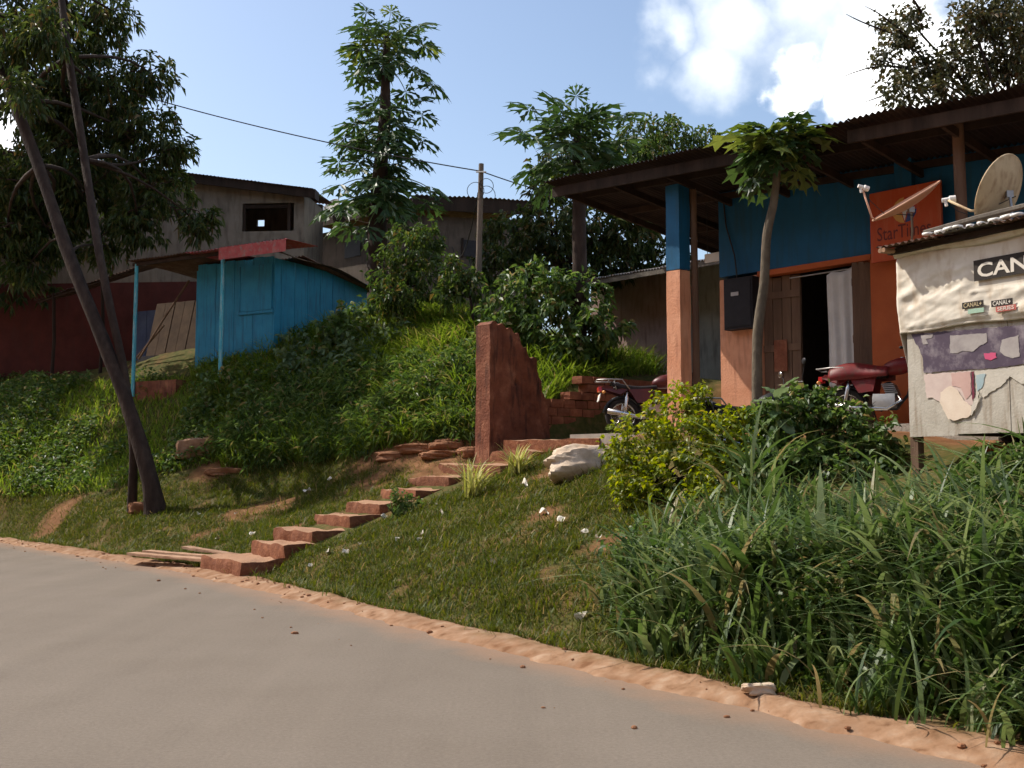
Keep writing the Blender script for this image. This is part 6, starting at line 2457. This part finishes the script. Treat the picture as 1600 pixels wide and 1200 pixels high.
g = ground_hit(912, 742)
boulder("boulder", "large pale cream boulder at the edge of the lawn beside the yellow shrub", "boulder", g + Vector((.1, .3, .08)), (.80, .34, .34), 'pale_rock', 6, .5, 1.0)
g = ground_hit(985, 735)
g = ground_hit(308, 728)
mb = MB()
rough_block(mb, g + Vector((-.55, .1, .12)), Vector((1.02, .12, .14)), Vector((-.1, .55, .05)), Vector((.06, -.04, .40)), (12, 7, 6), .035, 7)
tag(smooth_angle(mb.build("rock", 'rock'), 35), "blocky brown rock on the slope right of the leaning tree", "rock")
g = ground_hit(352, 738)
boulder("rock", "low heap of orange earth beside the blocky brown rock", "rock", g + Vector((0, .1, .0)), (.42, .22, .10), 'soil_clod', 9, -.1)
g = ground_hit(222, 796)
boulder("rock", "red clod of earth at the foot of the leaning tree", "rock", g + Vector((0, -.15, .02)), (.22, .16, .12), 'soil_clod', 12, .4)
g = ground_hit(1190, 1083)
boulder("stone", "small pale stone on the verge below the reed grass", "stone", g + Vector((0, .03, .02)), (.12, .06, .04), 'pale_rock', 15, .1)

# outcrop of bare earth ledges at the head of the steps
for k, (px, py, sx, sy, sz, rot) in enumerate(((655, 702, .42, .26, .12, -.2), (700, 698, .34, .24, .14, .1), (690, 712, .38, .24, .10, -.1), (735, 708, .26, .2, .12, .2), (610, 714, .34, .22, .10, -.3))):
    g = ground_hit(px, py)
    boulder("earth_ledge", ("leftmost", "upper middle", "lower middle", "rightmost", "lowest left")[k] + " crumbling red earth ledge at the foot of the ruined wall's bank", "ledge", g + Vector((0, .05, .0)), (sx, sy, sz), 'soil_clod', 20 + k, rot, .7)

# planks bridging the drain at the foot of the steps
ed = Vector((-.66, .75, 0)).normalized()
for k, (pa, pb_, w_, lab) in enumerate((((205, 884), (372, 893), .20, "nearest long weathered plank lying along the road edge below the steps"), ((228, 876), (383, 884), .19, "middle weathered plank lying along the road edge below the steps"), ((290, 874), (388, 878), .16, "short weathered plank closest to the bottom step"))):
    A, B = ground_hit(*pa), ground_hit(*pb_)
    zz = max(A.z, B.z, .14) + .02 + .012 * k
    A.z, B.z = zz + .02 * k, zz
    ax = (B - A)
    sd = Vector((ax.y, -ax.x, 0)).normalized()
    mb = MB()
    rough_block(mb, A - sd * w_ / 2, ax, sd * w_, Vector((0, 0, .045)), (14, 3, 2), .008, 30 + k)
    tag(mb.build("plank", 'plank_wood'), lab, "plank", "planks at the road edge")

# pale scraps and fallen petals on the grass
SCR = [(513, 866), (562, 855), (622, 846), (660, 838), (690, 806), (682, 792), (850, 806), (878, 818), (915, 838), (935, 846), (480, 770), (515, 752), (600, 812), (368, 806), (310, 806), (340, 846), (485, 888), (753, 756), (820, 760), (700, 690), (735, 663), (540, 868), (910, 970), (770, 885), (395, 838), (560, 700), (655, 848)]
SM = []
for i in range(4):
    mb = MB()
    a, b = ((.055, .03), (.04, .035), (.075, .03), (.05, .045))[i]
    mb.grid(lambda u, v: ((u - .5) * 2 * a * (1 - .35 * abs(v - .5)), (v - .5) * 2 * b * (1 - .5 * (u - .4) ** 2), .015 + .03 * math.sin(u * 3 + i) * math.cos(v * 4 + i)), 4, 4)
    me = bpy.data.meshes.new("paper_scrap")
    me.from_pydata(mb.v, [], mb.f)
    me.materials.append(M['scrap_white'])
    me.update()
    SM.append(me)
for i, (px, py) in enumerate(SCR):
    g = ground_hit(px, py)
    o = link("paper_scrap", SM[i % 4])
    o.location = g + Vector((0, 0, .035))
    s_ = RND.uniform(.7, 1.35)
    o.scale = (s_, s_, s_ * 1.2)
    o.rotation_euler = (RND.uniform(-.5, .5), RND.uniform(-.5, .5), RND.uniform(0, 6.28))
    tag(o, "small pale scrap of litter lying among the short grass", "litter", "pale scraps littering the lawn")
# clods and straws on the verge
cl2 = []
mb = MB()
for i in range(2600):
    s_ = RND.uniform(0, 26)
    A = fine[0]
    px, py = RND.uniform(-40, 1640), 0
    gx_, gp = None, RND.choice((RND.uniform(-.15, .4), RND.uniform(-.05, .25), RND.uniform(-1.2, .0)))
    j = RND.randint(0, nf - 1)
    c2_ = fine[j]
    if not (-14 < c2_[0] < 4 and 5 < c2_[1] < 28):
        continue
    c2_ = c2_ + tan[j] * RND.uniform(-.6, .6) + nrm[j] * gp
    z_ = max(0.0, hz1(c2_[0], c2_[1]))
    r_ = RND.uniform(.004, .016) * RND.choice((1, 1, 1, 1.8)) * (1.4 if gp > .2 else 1)
    mb.ball((c2_[0], c2_[1], z_ + r_ * .3), (r_ * RND.uniform(.8, 1.6), r_, r_ * .7), 6, 4)
o = mb.build("gravel", 'soil_clod', kind="stuff")
tag(o, "loose clods and gravel along the sandy road edge", "gravel")
